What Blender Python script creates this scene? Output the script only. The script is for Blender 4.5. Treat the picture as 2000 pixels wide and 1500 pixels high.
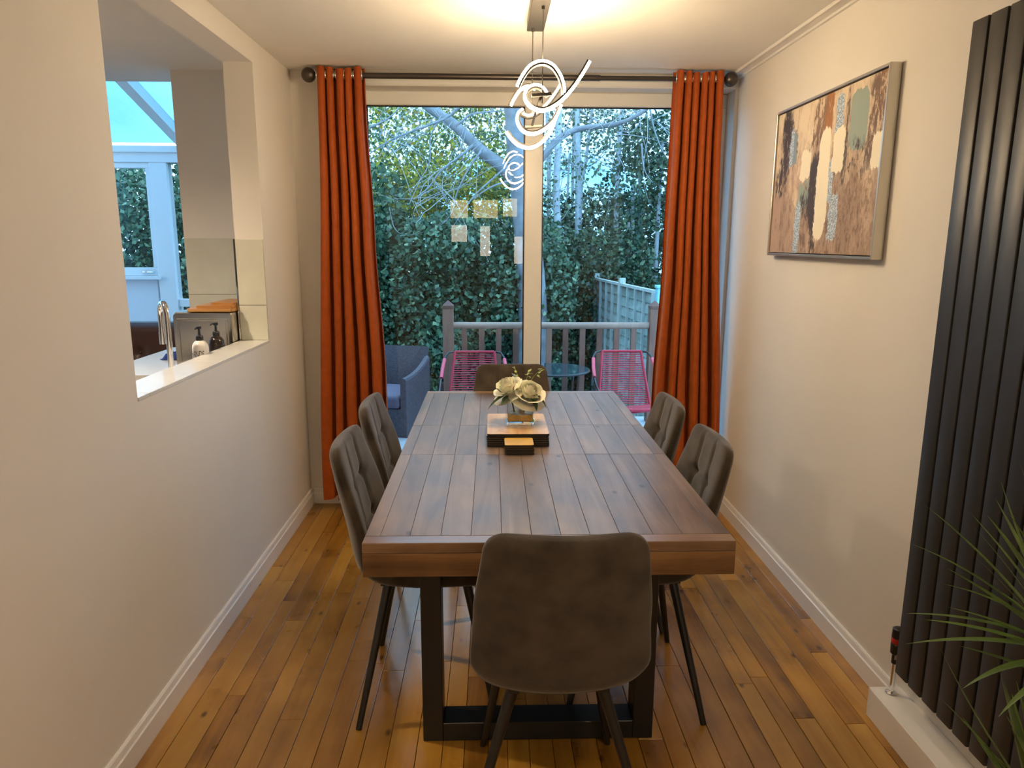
import bpy, bmesh, math, random
import numpy as np
from mathutils import Vector, Matrix
for o in list(bpy.data.objects): bpy.data.objects.remove(o)
sc = bpy.context.scene
col = sc.collection
R = random.Random(7)
PI = math.pi

# ------------------------------------------------------------------ camera
F, YAW, PIT, ROL, EYE = 1392.27, .0283, .1959, .0043, Vector((0, 0, 1.5))
fw = Vector((math.sin(YAW)*math.cos(PIT), math.cos(YAW)*math.cos(PIT), -math.sin(PIT)))
rt = Vector((math.cos(YAW), -math.sin(YAW), 0)); up = rt.cross(fw)
r2 = rt*math.cos(ROL)+up*math.sin(ROL); u2 = up*math.cos(ROL)-rt*math.sin(ROL)
cd = bpy.data.cameras.new('camera'); cam = bpy.data.objects.new('camera', cd); col.objects.link(cam)
M = Matrix((r2, u2, -fw)).transposed().to_4x4(); M.translation = EYE; cam.matrix_world = M
cd.sensor_width = 36; cd.lens = 36*F/2000; cd.clip_start = .05; cd.clip_end = 300
sc.camera = cam
def at(u, v, y):
    d = fw+r2*((u-1000)/F)-u2*((v-750)/F); return EYE+d*(y/d.y)

# ------------------------------------------------------------------ exposure, world
sc.view_settings.view_transform = 'Standard'; sc.view_settings.look = 'None'
sc.view_settings.gamma = 1; sc.view_settings.use_curve_mapping = False
sc.view_settings.exposure = 0.28
sc.cycles.max_bounces = 8; sc.cycles.diffuse_bounces = 4; sc.cycles.glossy_bounces = 4; sc.cycles.transparent_max_bounces = 16
sc.cycles.caustics_reflective = False; sc.cycles.caustics_refractive = False; sc.cycles.adaptive_threshold = .04
LAMP = 132.0          # radiance of the pendant's light strips
DOWN = 31.0           # watts of each unseen fill downlight added to the dining room ceiling
SKY = 4.1
def nd(nt, t, **kw):
    n = nt.nodes.new(t)
    for k, v in kw.items(): setattr(n, k, v)
    return n
wd = bpy.data.worlds.new('dusk_sky'); sc.world = wd; wd.use_nodes = True; nt = wd.node_tree
bg = nt.nodes['Background']; bg.inputs['Strength'].default_value = SKY
tc = nd(nt, 'ShaderNodeTexCoord'); mp = nd(nt, 'ShaderNodeMapping'); mp.inputs['Scale'].default_value = (1, 1, 2.6)
no = nd(nt, 'ShaderNodeTexNoise'); no.inputs['Scale'].default_value = 2.2; no.inputs['Detail'].default_value = 6
cr = nd(nt, 'ShaderNodeValToRGB')
cr.color_ramp.elements[0].position = .38; cr.color_ramp.elements[0].color = (.10, .38, .76, 1)
cr.color_ramp.elements[1].position = .66; cr.color_ramp.elements[1].color = (.60, .82, 1, 1)
nt.links.new(tc.outputs['Generated'], mp.inputs[0]); nt.links.new(mp.outputs[0], no.inputs['Vector'])
nt.links.new(no.outputs['Fac'], cr.inputs[0]); nt.links.new(cr.outputs[0], bg.inputs['Color'])

# ------------------------------------------------------------------ materials
def new_mat(name):
    m = bpy.data.materials.new(name); m.use_nodes = True
    nt = m.node_tree; b = nt.nodes['Principled BSDF']; return m, nt, b
def ramp(nt, stops):
    r = nd(nt, 'ShaderNodeValToRGB'); e = r.color_ramp.elements
    while len(e) < len(stops): e.new(.5)
    for i, (p, c) in enumerate(stops):
        e[i].position = p; e[i].color = (*c, 1)
    return r
def plain(name, c, rough=.5, metal=0, noise=.06, scale=8, bump=0, spec=.5, bscale=None, **kw):
    m, nt, b = new_mat(name)
    t = nd(nt, 'ShaderNodeTexCoord'); n = nd(nt, 'ShaderNodeTexNoise'); n.inputs['Scale'].default_value = scale; n.inputs['Detail'].default_value = 4
    nt.links.new(t.outputs['Object'], n.inputs['Vector'])
    r = ramp(nt, [(.3, [x*(1-noise) for x in c]), (.7, [min(1, x*(1+noise)) for x in c])])
    nt.links.new(n.outputs['Fac'], r.inputs[0]); nt.links.new(r.outputs[0], b.inputs['Base Color'])
    b.inputs['Roughness'].default_value = rough; b.inputs['Metallic'].default_value = metal; b.inputs['Specular IOR Level'].default_value = spec
    if bump:
        n2 = nd(nt, 'ShaderNodeTexNoise'); n2.inputs['Scale'].default_value = bscale or scale*8; n2.inputs['Detail'].default_value = 3
        nt.links.new(t.outputs['Object'], n2.inputs['Vector'])
        bp = nd(nt, 'ShaderNodeBump'); bp.inputs['Strength'].default_value = bump; bp.inputs['Distance'].default_value = .004
        nt.links.new(n2.outputs['Fac'], bp.inputs['Height']); nt.links.new(bp.outputs[0], b.inputs['Normal'])
    for k, v in kw.items(): b.inputs[k.replace('_', ' ')].default_value = v
    return m
def wood(name, stops, rough=.4, axis=1, grain=14, stretch=.09, knots=True, rnd=.35, bump=.12, spec=.5, coat=0):
    m, nt, b = new_mat(name)
    t = nd(nt, 'ShaderNodeTexCoord'); oi = nd(nt, 'ShaderNodeObjectInfo')
    vm = nd(nt, 'ShaderNodeVectorMath', operation='MULTIPLY_ADD')
    cmb = nd(nt, 'ShaderNodeCombineXYZ')
    for k in range(3):
        q = nd(nt, 'ShaderNodeMath', operation='MULTIPLY'); q.inputs[1].default_value = (31, 57, 13)[k]
        nt.links.new(oi.outputs['Random'], q.inputs[0]); nt.links.new(q.outputs[0], cmb.inputs[k])
    s = [1, 1, 1]; s[axis] = stretch; vm.inputs[1].default_value = s
    nt.links.new(t.outputs['Object'], vm.inputs[0]); nt.links.new(cmb.outputs[0], vm.inputs[2])
    n = nd(nt, 'ShaderNodeTexNoise'); n.inputs['Scale'].default_value = grain; n.inputs['Detail'].default_value = 7; n.inputs['Roughness'].default_value = .62; n.inputs['Distortion'].default_value = .8
    nt.links.new(vm.outputs[0], n.inputs['Vector'])
    big = nd(nt, 'ShaderNodeTexNoise'); big.inputs['Scale'].default_value = 4.5; big.inputs['Detail'].default_value = 3
    vm2 = nd(nt, 'ShaderNodeVectorMath', operation='ADD'); nt.links.new(t.outputs['Object'], vm2.inputs[0]); nt.links.new(cmb.outputs[0], vm2.inputs[1]); nt.links.new(vm2.outputs[0], big.inputs['Vector'])
    mx = nd(nt, 'ShaderNodeMix'); mx.inputs[0].default_value = .38
    nt.links.new(n.outputs['Fac'], mx.inputs[2]); nt.links.new(big.outputs['Fac'], mx.inputs[3])
    ad = nd(nt, 'ShaderNodeMath', operation='MULTIPLY_ADD'); ad.inputs[1].default_value = rnd
    sub = nd(nt, 'ShaderNodeMath', operation='SUBTRACT'); sub.inputs[1].default_value = .5
    nt.links.new(oi.outputs['Random'], sub.inputs[0]); nt.links.new(sub.outputs[0], ad.inputs[0]); nt.links.new(mx.outputs[0], ad.inputs[2])
    r = ramp(nt, [((p-.5)*.72+.5, c) for p, c in stops]); nt.links.new(ad.outputs[0], r.inputs[0]); out = r.outputs[0]
    if knots:
        v = nd(nt, 'ShaderNodeTexVoronoi'); v.inputs['Scale'].default_value = 8.5; v.inputs['Randomness'].default_value = 1
        s2 = [1, 1, 1]; s2[axis] = .55
        vm3 = nd(nt, 'ShaderNodeVectorMath', operation='MULTIPLY_ADD'); vm3.inputs[1].default_value = s2
        nt.links.new(t.outputs['Object'], vm3.inputs[0]); nt.links.new(cmb.outputs[0], vm3.inputs[2]); nt.links.new(vm3.outputs[0], v.inputs['Vector'])
        dn = nd(nt, 'ShaderNodeMath', operation='MULTIPLY_ADD'); dn.inputs[1].default_value = .05; nt.links.new(n.outputs['Fac'], dn.inputs[0]); nt.links.new(v.outputs['Distance'], dn.inputs[2])
        kr = ramp(nt, [(.06, (.13, .10, .08)), (.13, (1, 1, 1))]); nt.links.new(dn.outputs[0], kr.inputs[0])
        ml = nd(nt, 'ShaderNodeMix', data_type='RGBA', blend_type='MULTIPLY'); ml.inputs[0].default_value = .85
        nt.links.new(out, ml.inputs[6]); nt.links.new(kr.outputs[0], ml.inputs[7]); out = ml.outputs[2]
    nt.links.new(out, b.inputs['Base Color'])
    rr = nd(nt, 'ShaderNodeMapRange'); rr.inputs[3].default_value = rough-.08; rr.inputs[4].default_value = rough+.12
    nt.links.new(big.outputs['Fac'], rr.inputs[0]); nt.links.new(rr.outputs[0], b.inputs['Roughness'])
    b.inputs['Specular IOR Level'].default_value = spec; b.inputs['Coat Weight'].default_value = coat; b.inputs['Coat Roughness'].default_value = .18
    bp = nd(nt, 'ShaderNodeBump'); bp.inputs['Strength'].default_value = bump; bp.inputs['Distance'].default_value = .003
    nt.links.new(n.outputs['Fac'], bp.inputs['Height']); nt.links.new(bp.outputs[0], b.inputs['Normal'])
    return m
def leafmat(name, stops, rough=.5, trans=.25):
    m, nt, b = new_mat(name)
    g = nd(nt, 'ShaderNodeNewGeometry'); r = ramp(nt, stops)
    nt.links.new(g.outputs['Random Per Island'], r.inputs[0]); nt.links.new(r.outputs[0], b.inputs['Base Color'])
    b.inputs['Roughness'].default_value = rough; b.inputs['Specular IOR Level'].default_value = .4
    if trans:
        tr = nd(nt, 'ShaderNodeBsdfTranslucent'); mx = nd(nt, 'ShaderNodeMixShader'); mx.inputs[0].default_value = trans
        nt.links.new(r.outputs[0], tr.inputs[0]); nt.links.new(b.outputs[0], mx.inputs[1]); nt.links.new(tr.outputs[0], mx.inputs[2])
        nt.links.new(mx.outputs[0], nt.nodes['Material Output'].inputs[0])
    return m
def glassmat(name, tint=(.93, .97, .97), ior=1.5, rough=0.0, gain=1.0):
    m, nt, b = new_mat(name); nt.nodes.remove(b)
    fr = nd(nt, 'ShaderNodeFresnel'); fr.inputs[0].default_value = ior
    tp = nd(nt, 'ShaderNodeBsdfTransparent'); tp.inputs[0].default_value = (*tint, 1)
    gl = nd(nt, 'ShaderNodeBsdfGlossy'); gl.inputs['Roughness'].default_value = rough
    n = nd(nt, 'ShaderNodeTexNoise'); n.inputs['Scale'].default_value = .6
    mx = nd(nt, 'ShaderNodeMixShader'); ml = nd(nt, 'ShaderNodeMath', operation='MULTIPLY', use_clamp=True); ml.inputs[1].default_value = gain
    nt.links.new(fr.outputs[0], ml.inputs[0]); nt.links.new(ml.outputs[0], mx.inputs[0]); nt.links.new(tp.outputs[0], mx.inputs[1]); nt.links.new(gl.outputs[0], mx.inputs[2])
    nt.links.new(mx.outputs[0], nt.nodes['Material Output'].inputs[0]); return m
def emis(name, c, s):
    m, nt, b = new_mat(name)
    b.inputs['Base Color'].default_value = (.9, .9, .88, 1); b.inputs['Emission Color'].default_value = (*c, 1); b.inputs['Emission Strength'].default_value = s
    return m

WALLP = plain('wall_paint', (.80, .765, .71), .62, noise=.012, scale=3, bump=.03, bscale=140, spec=.3)
CEILP = plain('ceiling_paint', (.82, .80, .76), .8, noise=.012, scale=3, bump=.02, bscale=140, spec=.2)
TRIMW = plain('white_gloss_trim', (.84, .82, .79), .32, noise=.01)
UPVC = plain('white_upvc', (.84, .84, .83), .3, noise=.01)
FLOORW = wood('floor_wood', [(.2, (.13, .052, .007)), (.40, (.32, .145, .017)), (.58, (.46, .228, .030)), (.8, (.57, .32, .058))], rough=.28, grain=9, rnd=.22, spec=.55, coat=.25)
TABLEW = wood('table_top_wood', [(.22, (.075, .049, .036)), (.45, (.155, .106, .078)), (.62, (.22, .155, .116)), (.82, (.30, .22, .17))], rough=.36, grain=15, rnd=.13, spec=.42, coat=.06)
TABLEX = wood('table_end_wood', [(.22, (.09, .050, .028)), (.45, (.19, .108, .060)), (.62, (.27, .165, .095)), (.82, (.34, .22, .14))], rough=.34, axis=0, grain=13, rnd=.1, spec=.5, coat=.2)
APRONW = wood('table_apron_wood', [(.22, (.075, .034, .013)), (.45, (.20, .098, .038)), (.62, (.30, .16, .065)), (.82, (.40, .23, .10))], rough=.42, axis=0, grain=11, rnd=.15)
BLACKM = plain('black_steel', (.012, .012, .013), .38, 0, noise=.1)
SUEDE = plain('grey_brown_suede', (.056, .043, .031), .85, noise=.45, scale=11, bump=.15, bscale=220, spec=.25, Sheen_Weight=.3, Sheen_Roughness=.45)
CURT = plain('orange_curtain_fabric', (.40, .076, .008), .62, noise=.10, scale=30, bump=.25, bscale=260, spec=.3, Sheen_Weight=.25, Sheen_Tint=(1, .5, .2, 1))
RODM = plain('dark_bronze_metal', (.10, .085, .075), .35, .8, noise=.05)
CHROME = plain('chrome', (.80, .80, .80), .08, 1, noise=.02)
STEEL = plain('brushed_steel', (.60, .57, .52), .24, 1, noise=.04, scale=20)
RADM = plain('anthracite_powder_coat', (.030, .029, .028), .42, 0, noise=.06, scale=30, spec=.5)
GLASS = glassmat('window_glass', (.90, .965, .97), 1.5, gain=1.35)
TILE = plain('cream_marble_tile', (.66, .66, .56), .22, noise=.07, scale=5, spec=.5)
SILLT = plain('white_marble_sill_tile', (.74, .75, .72), .2, noise=.06, scale=4, spec=.5)
GROUT = plain('grout', (.70, .68, .60), .9, noise=.03)
LED = emis('led_diffuser', (1, .74, .44), LAMP)
LEDB = emis('led_diffuser_dim', (1, .72, .40), LAMP*.22)
DOWNE = emis('downlight_lens', (1, .83, .6), 18)

# ------------------------------------------------------------------ mesh helpers
class MB:
    def __init__(s): s.v = []; s.f = []
    def add(s, v, f):
        n = len(s.v); s.v += [tuple(p) for p in v]; s.f += [tuple(i+n for i in q) for q in f]; return s
    def box(s, a, b, m=None):
        (x0, y0, z0), (x1, y1, z1) = a, b
        v = [(x, y, z) for x in (x0, x1) for y in (y0, y1) for z in (z0, z1)]
        if m is not None: v = [m @ Vector(p) for p in v]
        return s.add(v, [(0, 1, 3, 2), (4, 6, 7, 5), (0, 4, 5, 1), (2, 3, 7, 6), (0, 2, 6, 4), (1, 5, 7, 3)])
    def bar(s, p, q, w, h, upv=(0, 0, 1)):
        p, q = Vector(p), Vector(q); d = (q-p); L = d.length; d.normalize(); a = d.cross(Vector(upv))
        if a.length < 1e-4: a = d.cross(Vector((0, 1, 0)))
        a.normalize(); c = a.cross(d)
        m = Matrix((a, d, c)).transposed().to_4x4(); m.translation = p
        return s.box((-w/2, 0, -h/2), (w/2, L, h/2), m)
    def tube(s, pts, r, n=10, cap=True, closed=False):
        pts = [Vector(p) for p in pts]; k = len(pts)
        rs = r if isinstance(r, (list, tuple)) else [r]*k
        rs = [rs[int(i*(len(rs)-1)/max(1, k-1))] if len(rs) == k else rs[0]+(rs[-1]-rs[0])*i/max(1, k-1) for i in range(k)]
        v = []; f = []; N = None
        for i, p in enumerate(pts):
            if closed: t = pts[(i+1) % k]-pts[i-1]
            else: t = pts[min(i+1, k-1)]-pts[max(i-1, 0)]
            t.normalize()
            if N is None:
                N = t.orthogonal().normalized()
            else:
                N = (N-t*N.dot(t)).normalized()
            B = t.cross(N)
            for j in range(n):
                a = 2*PI*j/n; v.append(p+(N*math.cos(a)+B*math.sin(a))*rs[i])
        for i in range(k if closed else k-1):
            for j in range(n):
                i2 = (i+1) % k
                f.append((i*n+j, i*n+(j+1) % n, i2*n+(j+1) % n, i2*n+j))
        if cap and not closed: f += [tuple(range(n))[::-1], tuple(range((k-1)*n, k*n))]
        return s.add(v, f)
    def lathe(s, prof, n=24, c=(0, 0, 0), cap=True):
        v = [(c[0]+r*math.cos(2*PI*j/n), c[1]+r*math.sin(2*PI*j/n), c[2]+z) for r, z in prof for j in range(n)]
        k = len(prof)
        f = [(i*n+j, i*n+(j+1) % n, (i+1)*n+(j+1) % n, (i+1)*n+j) for i in range(k-1) for j in range(n)]
        if cap: f += [tuple(range(n))[::-1], tuple(range((k-1)*n, k*n))]
        return s.add(v, f)
    def grid(s, P):
        nu, nv = len(P), len(P[0]); v = [p for r in P for p in r]
        f = [(i*nv+j, (i+1)*nv+j, (i+1)*nv+j+1, i*nv+j+1) for i in range(nu-1) for j in range(nv-1)]
        return s.add(v, f)
    def mesh(s, name, mat=None, smooth=False, bevel=0, seg=1, origin=None):
        me = bpy.data.meshes.new(name)
        v = s.v
        if origin is not None: v = [(p[0]-origin[0], p[1]-origin[1], p[2]-origin[2]) for p in v]
        me.from_pydata(v, [], s.f)
        bm = bmesh.new(); bm.from_mesh(me)
        if bevel:
            bmesh.ops.bevel(bm, geom=list(bm.edges), offset=bevel, segments=seg, profile=.5, affect='EDGES', clamp_overlap=True)
        bmesh.ops.recalc_face_normals(bm, faces=bm.faces)
        if smooth is True:
            for fc in bm.faces: fc.smooth = True
        bm.to_mesh(me); bm.free()
        if smooth == 'auto':
            me.polygons.foreach_set('use_smooth', [True]*len(me.polygons)); me.set_sharp_from_angle(angle=math.radians(38))
        if mat: me.materials.append(mat)
        return me
    def build(s, name, mat, parent=None, smooth=False, bevel=0, seg=1, origin=None):
        o = bpy.data.objects.new(name, s.mesh(name, mat, smooth, bevel, seg, origin)); col.objects.link(o)
        if origin is not None: o.location = origin
        if parent is not None: o.parent = parent
        return o
def tag(o, label=None, cat=None, group=None, kind=None):
    for k, v in (('label', label), ('category', cat), ('group', group), ('kind', kind)):
        if v: o[k] = v
    return o
def thing(name, label, cat, loc=(0, 0, 0), rz=0, group=None):
    o = bpy.data.objects.new(name, None); col.objects.link(o); o.location = loc; o.rotation_euler = (0, 0, rz); o.empty_display_size = .1
    return tag(o, label, cat, group)
def struct(o): o['kind'] = 'structure'; return o
def stuff(o): o['kind'] = 'stuff'; return o
def copy_tree(o, parent=None):
    c = o.copy(); col.objects.link(c); c.parent = parent
    for ch in [q for q in bpy.data.objects if q.parent == o]: copy_tree(ch, c)
    return c
def cr_spline(pts, n):
    pts = [Vector(p) for p in pts]; P = [pts[0]*2-pts[1]]+pts+[pts[-1]*2-pts[-2]]; out = []
    for i in range(1, len(P)-2):
        for k in range(n):
            t = k/n; a, b, c, d = P[i-1:i+3]
            out.append(.5*((2*b)+(c-a)*t+(2*a-5*b+4*c-d)*t*t+(3*b-a-3*c+d)*t**3))
    out.append(pts[-1]); return out
def resample(pts, n):
    L = [0]
    for a, b in zip(pts, pts[1:]): L.append(L[-1]+(b-a).length)
    out = []; k = 0
    for i in range(n):
        s = L[-1]*i/(n-1)
        while k < len(L)-2 and L[k+1] < s: k += 1
        t = (s-L[k])/max(1e-9, L[k+1]-L[k]); out.append(pts[k].lerp(pts[k+1], min(1, t)))
    return out

# ------------------------------------------------------------------ room shell
XL, XR, YB, HC = -1.054, 1.315, 3.994, 2.373
XK = XL-.13                     # kitchen face of the left wall
RY = -2.9                       # rear wall
OY0, OY1, OZ0, OZ1 = 2.10, 3.382, 1.043, 2.274
WX0, WX1, WZ0, WZ1 = -.705, 1.297, 0.0, 2.305
FY0, FY1 = YB+.126, YB+.19     # patio window frame, set back in its reveal
KX = -4.3                       # far kitchen side
fl = struct(MB().box((KX, RY, -.12), (XR+.3, 4.29, -.022)).build('floor', FLOORW))
# floor boards in the dining area, each its own piece
x = XL+.004; ci = 0
while x < XR-.005:
    w = R.choice((.058, .066, .072, .078, .085)); w = min(w, XR-.004-x)
    y = -.2-R.random()*.8
    while y < YB-.01:
        L = R.uniform(.55, 1.5); y1 = min(y+L, YB-.004)
        if YB-y1 < .18: y1 = YB-.004
        if w > .012: MB().box((x+.0008, y+.0008, -.022), (x+w-.0008, y1-.0008, R.uniform(-.0008, 0))).build('floor_board', FLOORW, fl, bevel=.0012, origin=(x+w/2, (y+y1)/2, -.011))
        y = y1
    x += w; ci += 1
MB().box((XL, RY, -.022), (XR, -.2, -.004)).build('floor_boarding', FLOORW, fl)
struct(MB().box((KX, RY, HC), (XR+.3, 4.29, HC+.15)).build('ceiling', CEILP))
w = MB()
w.box((XK, RY, 0), (XL, OY0, HC)); w.box((XK, OY1, 0), (XL, YB, HC)); w.box((XK, OY0, 0), (XL, OY1, OZ0-.012)); w.box((XK, OY0, OZ1), (XL, OY1, HC))
wl = struct(w.build('wall_left', WALLP))
struct(MB().box((XR, RY, 0), (XR+.3, YB+.3, HC)).build('wall_right', WALLP))
w = MB(); w.box((XK, YB, 0), (WX0, YB+.3, HC)); w.box((WX1, YB, 0), (XR, YB+.3, HC)); w.box((WX0, YB, WZ1), (WX1, YB+.3, HC)); w.box((WX0, YB+.05, -.12), (WX1, YB+.3, WZ0))
struct(w.build('wall_back', WALLP))
wr = struct(MB().box((KX, RY-.2, 0), (XR, RY, HC)).build('wall_rear', WALLP))
dr = bpy.data.objects.new('door_1', None); col.objects.link(dr); struct(dr)
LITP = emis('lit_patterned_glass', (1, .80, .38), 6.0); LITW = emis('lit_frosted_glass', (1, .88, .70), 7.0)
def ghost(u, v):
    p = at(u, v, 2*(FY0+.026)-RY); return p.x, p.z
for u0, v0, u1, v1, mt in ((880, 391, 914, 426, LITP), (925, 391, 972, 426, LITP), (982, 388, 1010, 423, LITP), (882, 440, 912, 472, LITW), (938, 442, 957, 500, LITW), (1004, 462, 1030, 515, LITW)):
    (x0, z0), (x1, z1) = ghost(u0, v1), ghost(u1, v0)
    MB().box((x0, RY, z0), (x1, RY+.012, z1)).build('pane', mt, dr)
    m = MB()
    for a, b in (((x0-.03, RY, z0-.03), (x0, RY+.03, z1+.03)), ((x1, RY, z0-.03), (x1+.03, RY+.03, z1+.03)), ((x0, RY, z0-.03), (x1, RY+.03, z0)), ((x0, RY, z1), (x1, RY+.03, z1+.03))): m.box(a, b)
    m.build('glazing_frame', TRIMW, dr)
# baseboards: upright board with a chamfered top lip
def baseboard(name, p, q, nrm, h=.093, t=.016):
    p, q, nrm = Vector(p), Vector(q), Vector(nrm)
    prof = [(0, 0), (t, 0), (t, h*.72), (t*.75, h*.76), (t*.55, h*.95), (t*.35, h), (0, h)]
    v = [p+nrm*a+Vector((0, 0, b)) for a, b in prof]+[q+nrm*a+Vector((0, 0, b)) for a, b in prof]; n = len(prof)
    f = [(i, (i+1) % n, n+(i+1) % n, n+i) for i in range(n)]+[tuple(range(n))[::-1], tuple(range(n, 2*n))]
    return struct(MB().add(v, f).build(name, TRIMW))
baseboard('baseboard_left', (XL, RY, 0), (XL, YB, 0), (1, 0, 0))
baseboard('baseboard_right', (XR, 2.034, 0), (XR, YB, 0), (-1, 0, 0))
baseboard('baseboard_back', (XL+.016, YB, 0), (WX0, YB, 0), (0, -1, 0))
# narrow ceiling trim along the right wall, two beads
w = MB(); w.box((XR-.06, RY, HC-.008), (XR, YB, HC)); w.tube([(XR-.058, RY, HC-.009), (XR-.058, YB, HC-.009)], .005, 8); w.box((XR-.012, RY, HC-.018), (XR, YB, HC-.006))
struct(w.build('trim_1', CEILP))
# pipe boxing under the radiator
struct(MB().box((1.213, RY+.3, 0), (XR, 2.033, .10)).build('trim_2', TRIMW, bevel=.002))

# pass-through: tiles on the sill and on the far jamb
yc = OY0
for y0, y1 in ((OY0, 2.17), (2.17, 2.77), (2.77, OY1)):
    MB().box((XK-.004, y0+.0012, OZ0-.012), (XL+.003, y1-.0012, OZ0)).build('tile', SILLT, wl, bevel=.0012, origin=((XK+XL)/2, (y0+y1)/2, OZ0))
for z0, z1 in ((OZ0, 1.207), (1.207, 1.511)):
    MB().box((XK+.002, OY1-.009, z0+.0012), (XL-.001, OY1, z1-.0012)).build('tile', TILE, wl, bevel=.0012, origin=((XK+XL)/2, OY1, (z0+z1)/2))
MB().box((XK-.005, OY1-.011, OZ0), (XK+.0015, OY1+.002, 1.511)).build('tile_edge_strip', CHROME, wl)
# kitchen end wall with its tiles, opening to the conservatory on the left
kw = struct(MB().box((-1.67, YB, 0), (XK, YB+.3, HC)).build('wall_kitchen', WALLP))
for z0, z1 in ((.92, 1.213), (1.213, 1.515)):
    for x0, x1 in ((-1.668, -1.19),):
        MB().box((x0+.001, YB-.009, z0+.0012), (x1-.001, YB, z1-.0012)).build('tile', TILE, kw, bevel=.0012, origin=((x0+x1)/2, YB, (z0+z1)/2))
w = MB(); w.box((KX-.2, RY, 0), (KX, 4.29, HC)); struct(w.build('wall_kitchen_side', WALLP))

# ------------------------------------------------------------------ patio window
wn = bpy.data.objects.new('window_1', None); col.objects.link(wn); struct(wn)
GX0, GX1, GZ1 = at(721, 400, FY0).x, 1.237, at(900, 206, FY0).z; MX0, MX1 = at(1024, 450, FY0).x, at(1058, 450, FY0).x
def frame_bar(nm, a, b, bev=.004): return MB().box(a, b).build(nm, UPVC, wn, bevel=bev)
frame_bar('frame_head', (WX0, FY0, GZ1), (WX1, FY1, WZ1)); frame_bar('frame_foot', (WX0, FY0, 0), (WX1, FY1, .085))
frame_bar('frame_jamb', (WX0, FY0, .085), (GX0, FY1, GZ1)); frame_bar('frame_jamb', (GX1, FY0, .085), (WX1, FY1, GZ1))
frame_bar('mullion', (MX0, FY0-.004, .085), (MX1, FY1, GZ1))
frame_bar('head_trim', (WX0-.02, YB-.010, WZ1+.002), (WX1, YB, WZ1+.034))
for a, b in ((GX0, MX0), (MX1, GX1)):
    w = MB(); z0, z1 = .085, GZ1; t = .007
    for p, q in (((a, FY0+.016, z0), (a+t, FY0+.024, z1)), ((b-t, FY0+.016, z0), (b, FY0+.024, z1)), ((a, FY0+.016, z0), (b, FY0+.024, z0+t)), ((a, FY0+.016, z1-t), (b, FY0+.024, z1))): w.box(p, q)
    w.build('gasket', BLACKM, wn)
    MB().add([(a, FY0+.026, z0), (b, FY0+.026, z0), (b, FY0+.026, z1), (a, FY0+.026, z1)], [(0, 1, 2, 3)]).build('pane', GLASS, wn)

# ------------------------------------------------------------------ unseen fill downlights added over and behind the camera; kitchen downlight
def downlight(x, y, label, watts):
    t = thing('downlight', label, 'light', (x, y, HC), group='recessed ceiling lights')
    MB().lathe([(.030, -.004), (.046, -.006), (.050, -.002), (.050, 0), (.030, 0)], 24, cap=False).build('rim', TRIMW, t, smooth='auto')
    MB().lathe([(.001, -.003), (.030, -.003)], 24, cap=False).build('lens', DOWNE, t)
    ld = bpy.data.lights.new('downlight_lamp', 'SPOT'); ld.energy = watts; ld.color = (1, .78, .55); ld.spot_size = math.radians(150); ld.spot_blend = .9; ld.shadow_soft_size = .05
    lo = bpy.data.objects.new('lamp', ld); col.objects.link(lo); lo.location = (0, 0, -.012); lo.parent = t
downlight(-.45, .35, 'left round fill downlight added in the ceiling above the camera', DOWN)
downlight(.75, .35, 'right round fill downlight added in the ceiling above the camera', DOWN)
downlight(.15, -1.4, 'round fill downlight added at the back of the dining room ceiling', DOWN)
downlight(-2.0, 2.5, 'round recessed downlight in the kitchen ceiling beyond the opening', 165)

# ------------------------------------------------------------------ dining table
TX0, TX1, TY0, TY1, TZ = -.327, .619, 1.680, 3.544, .76
tb = thing('dining_table', 'long brown plank-topped dining table on black steel frames', 'table', ((TX0+TX1)/2, (TY0+TY1)/2, 0))
tbl = Vector(tb.location)
def tpart(nm, a, b, mat, bev=.0009):
    a, b = Vector(a)-tbl, Vector(b)-tbl; c = (a+b)/2
    return MB().box(a, b).build(nm, mat, tb, bevel=bev, origin=c)
xs = [TX0, -.288, -.212, -.133, -.055, .024, .101, .177, .253, .331, .417, .494, .578, TX1]
ysec = [TY0+.047, 2.442, 2.856, TY1-.047]
for k in range(3):
    for i in range(13):
        g = .0003; e = .0006
        tpart('plank', (xs[i]+(g if i else 0), ysec[k]+e, TZ-.028), (xs[i+1]-(g if i < 12 else 0), ysec[k+1]-e, TZ-R.random()*.0005), TABLEW)
for a, b in ((TY0, TY0+.047), (TY1-.047, TY1)):
    MB().box((TX0-tbl.x, a-tbl.y, TZ-.028), (TX1-tbl.x, b-tbl.y-.0008, TZ)).build('end_board', TABLEX, tb, bevel=.0018, origin=(0, (a+b)/2-tbl.y, TZ-.014))
MB().box((TX0+.02-tbl.x, TY0+.02-tbl.y, TZ-.034), (TX1-.02-tbl.x, TY1-.02-tbl.y, TZ-.0275)).build('underboard', BLACKM, tb)
for a, b in (((TX0, TY0, TZ-.091), (TX1, TY0+.03, TZ-.0285)), ((TX0, TY1-.03, TZ-.091), (TX1, TY1, TZ-.0285)), ((TX0, TY0+.03, TZ-.091), (TX0+.03, TY1-.03, TZ-.0285)), ((TX1-.03, TY0+.03, TZ-.091), (TX1, TY1-.03, TZ-.0285))):
    tpart('apron_board', a, b, APRONW)
for y0 in (1.935, 3.205):
    y1 = y0+.085
    a0, a1, bw = -.212, .492, .061
    for nm, a, b in (('leg', (a0, y0, 0), (a0+bw, y1, TZ-.0345)), ('leg', (a1-bw, y0, 0), (a1, y1, TZ-.0345)), ('foot_bar', (a0+bw, y0, 0), (a1-bw, y1, .061)), ('top_bar', (a0+bw, y0, TZ-.15), (a1-bw, y1, TZ-.0345))):
        f1 = MB().box(a, b).build(nm, BLACKM, tb, bevel=.002); f1.location = -tbl

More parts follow.
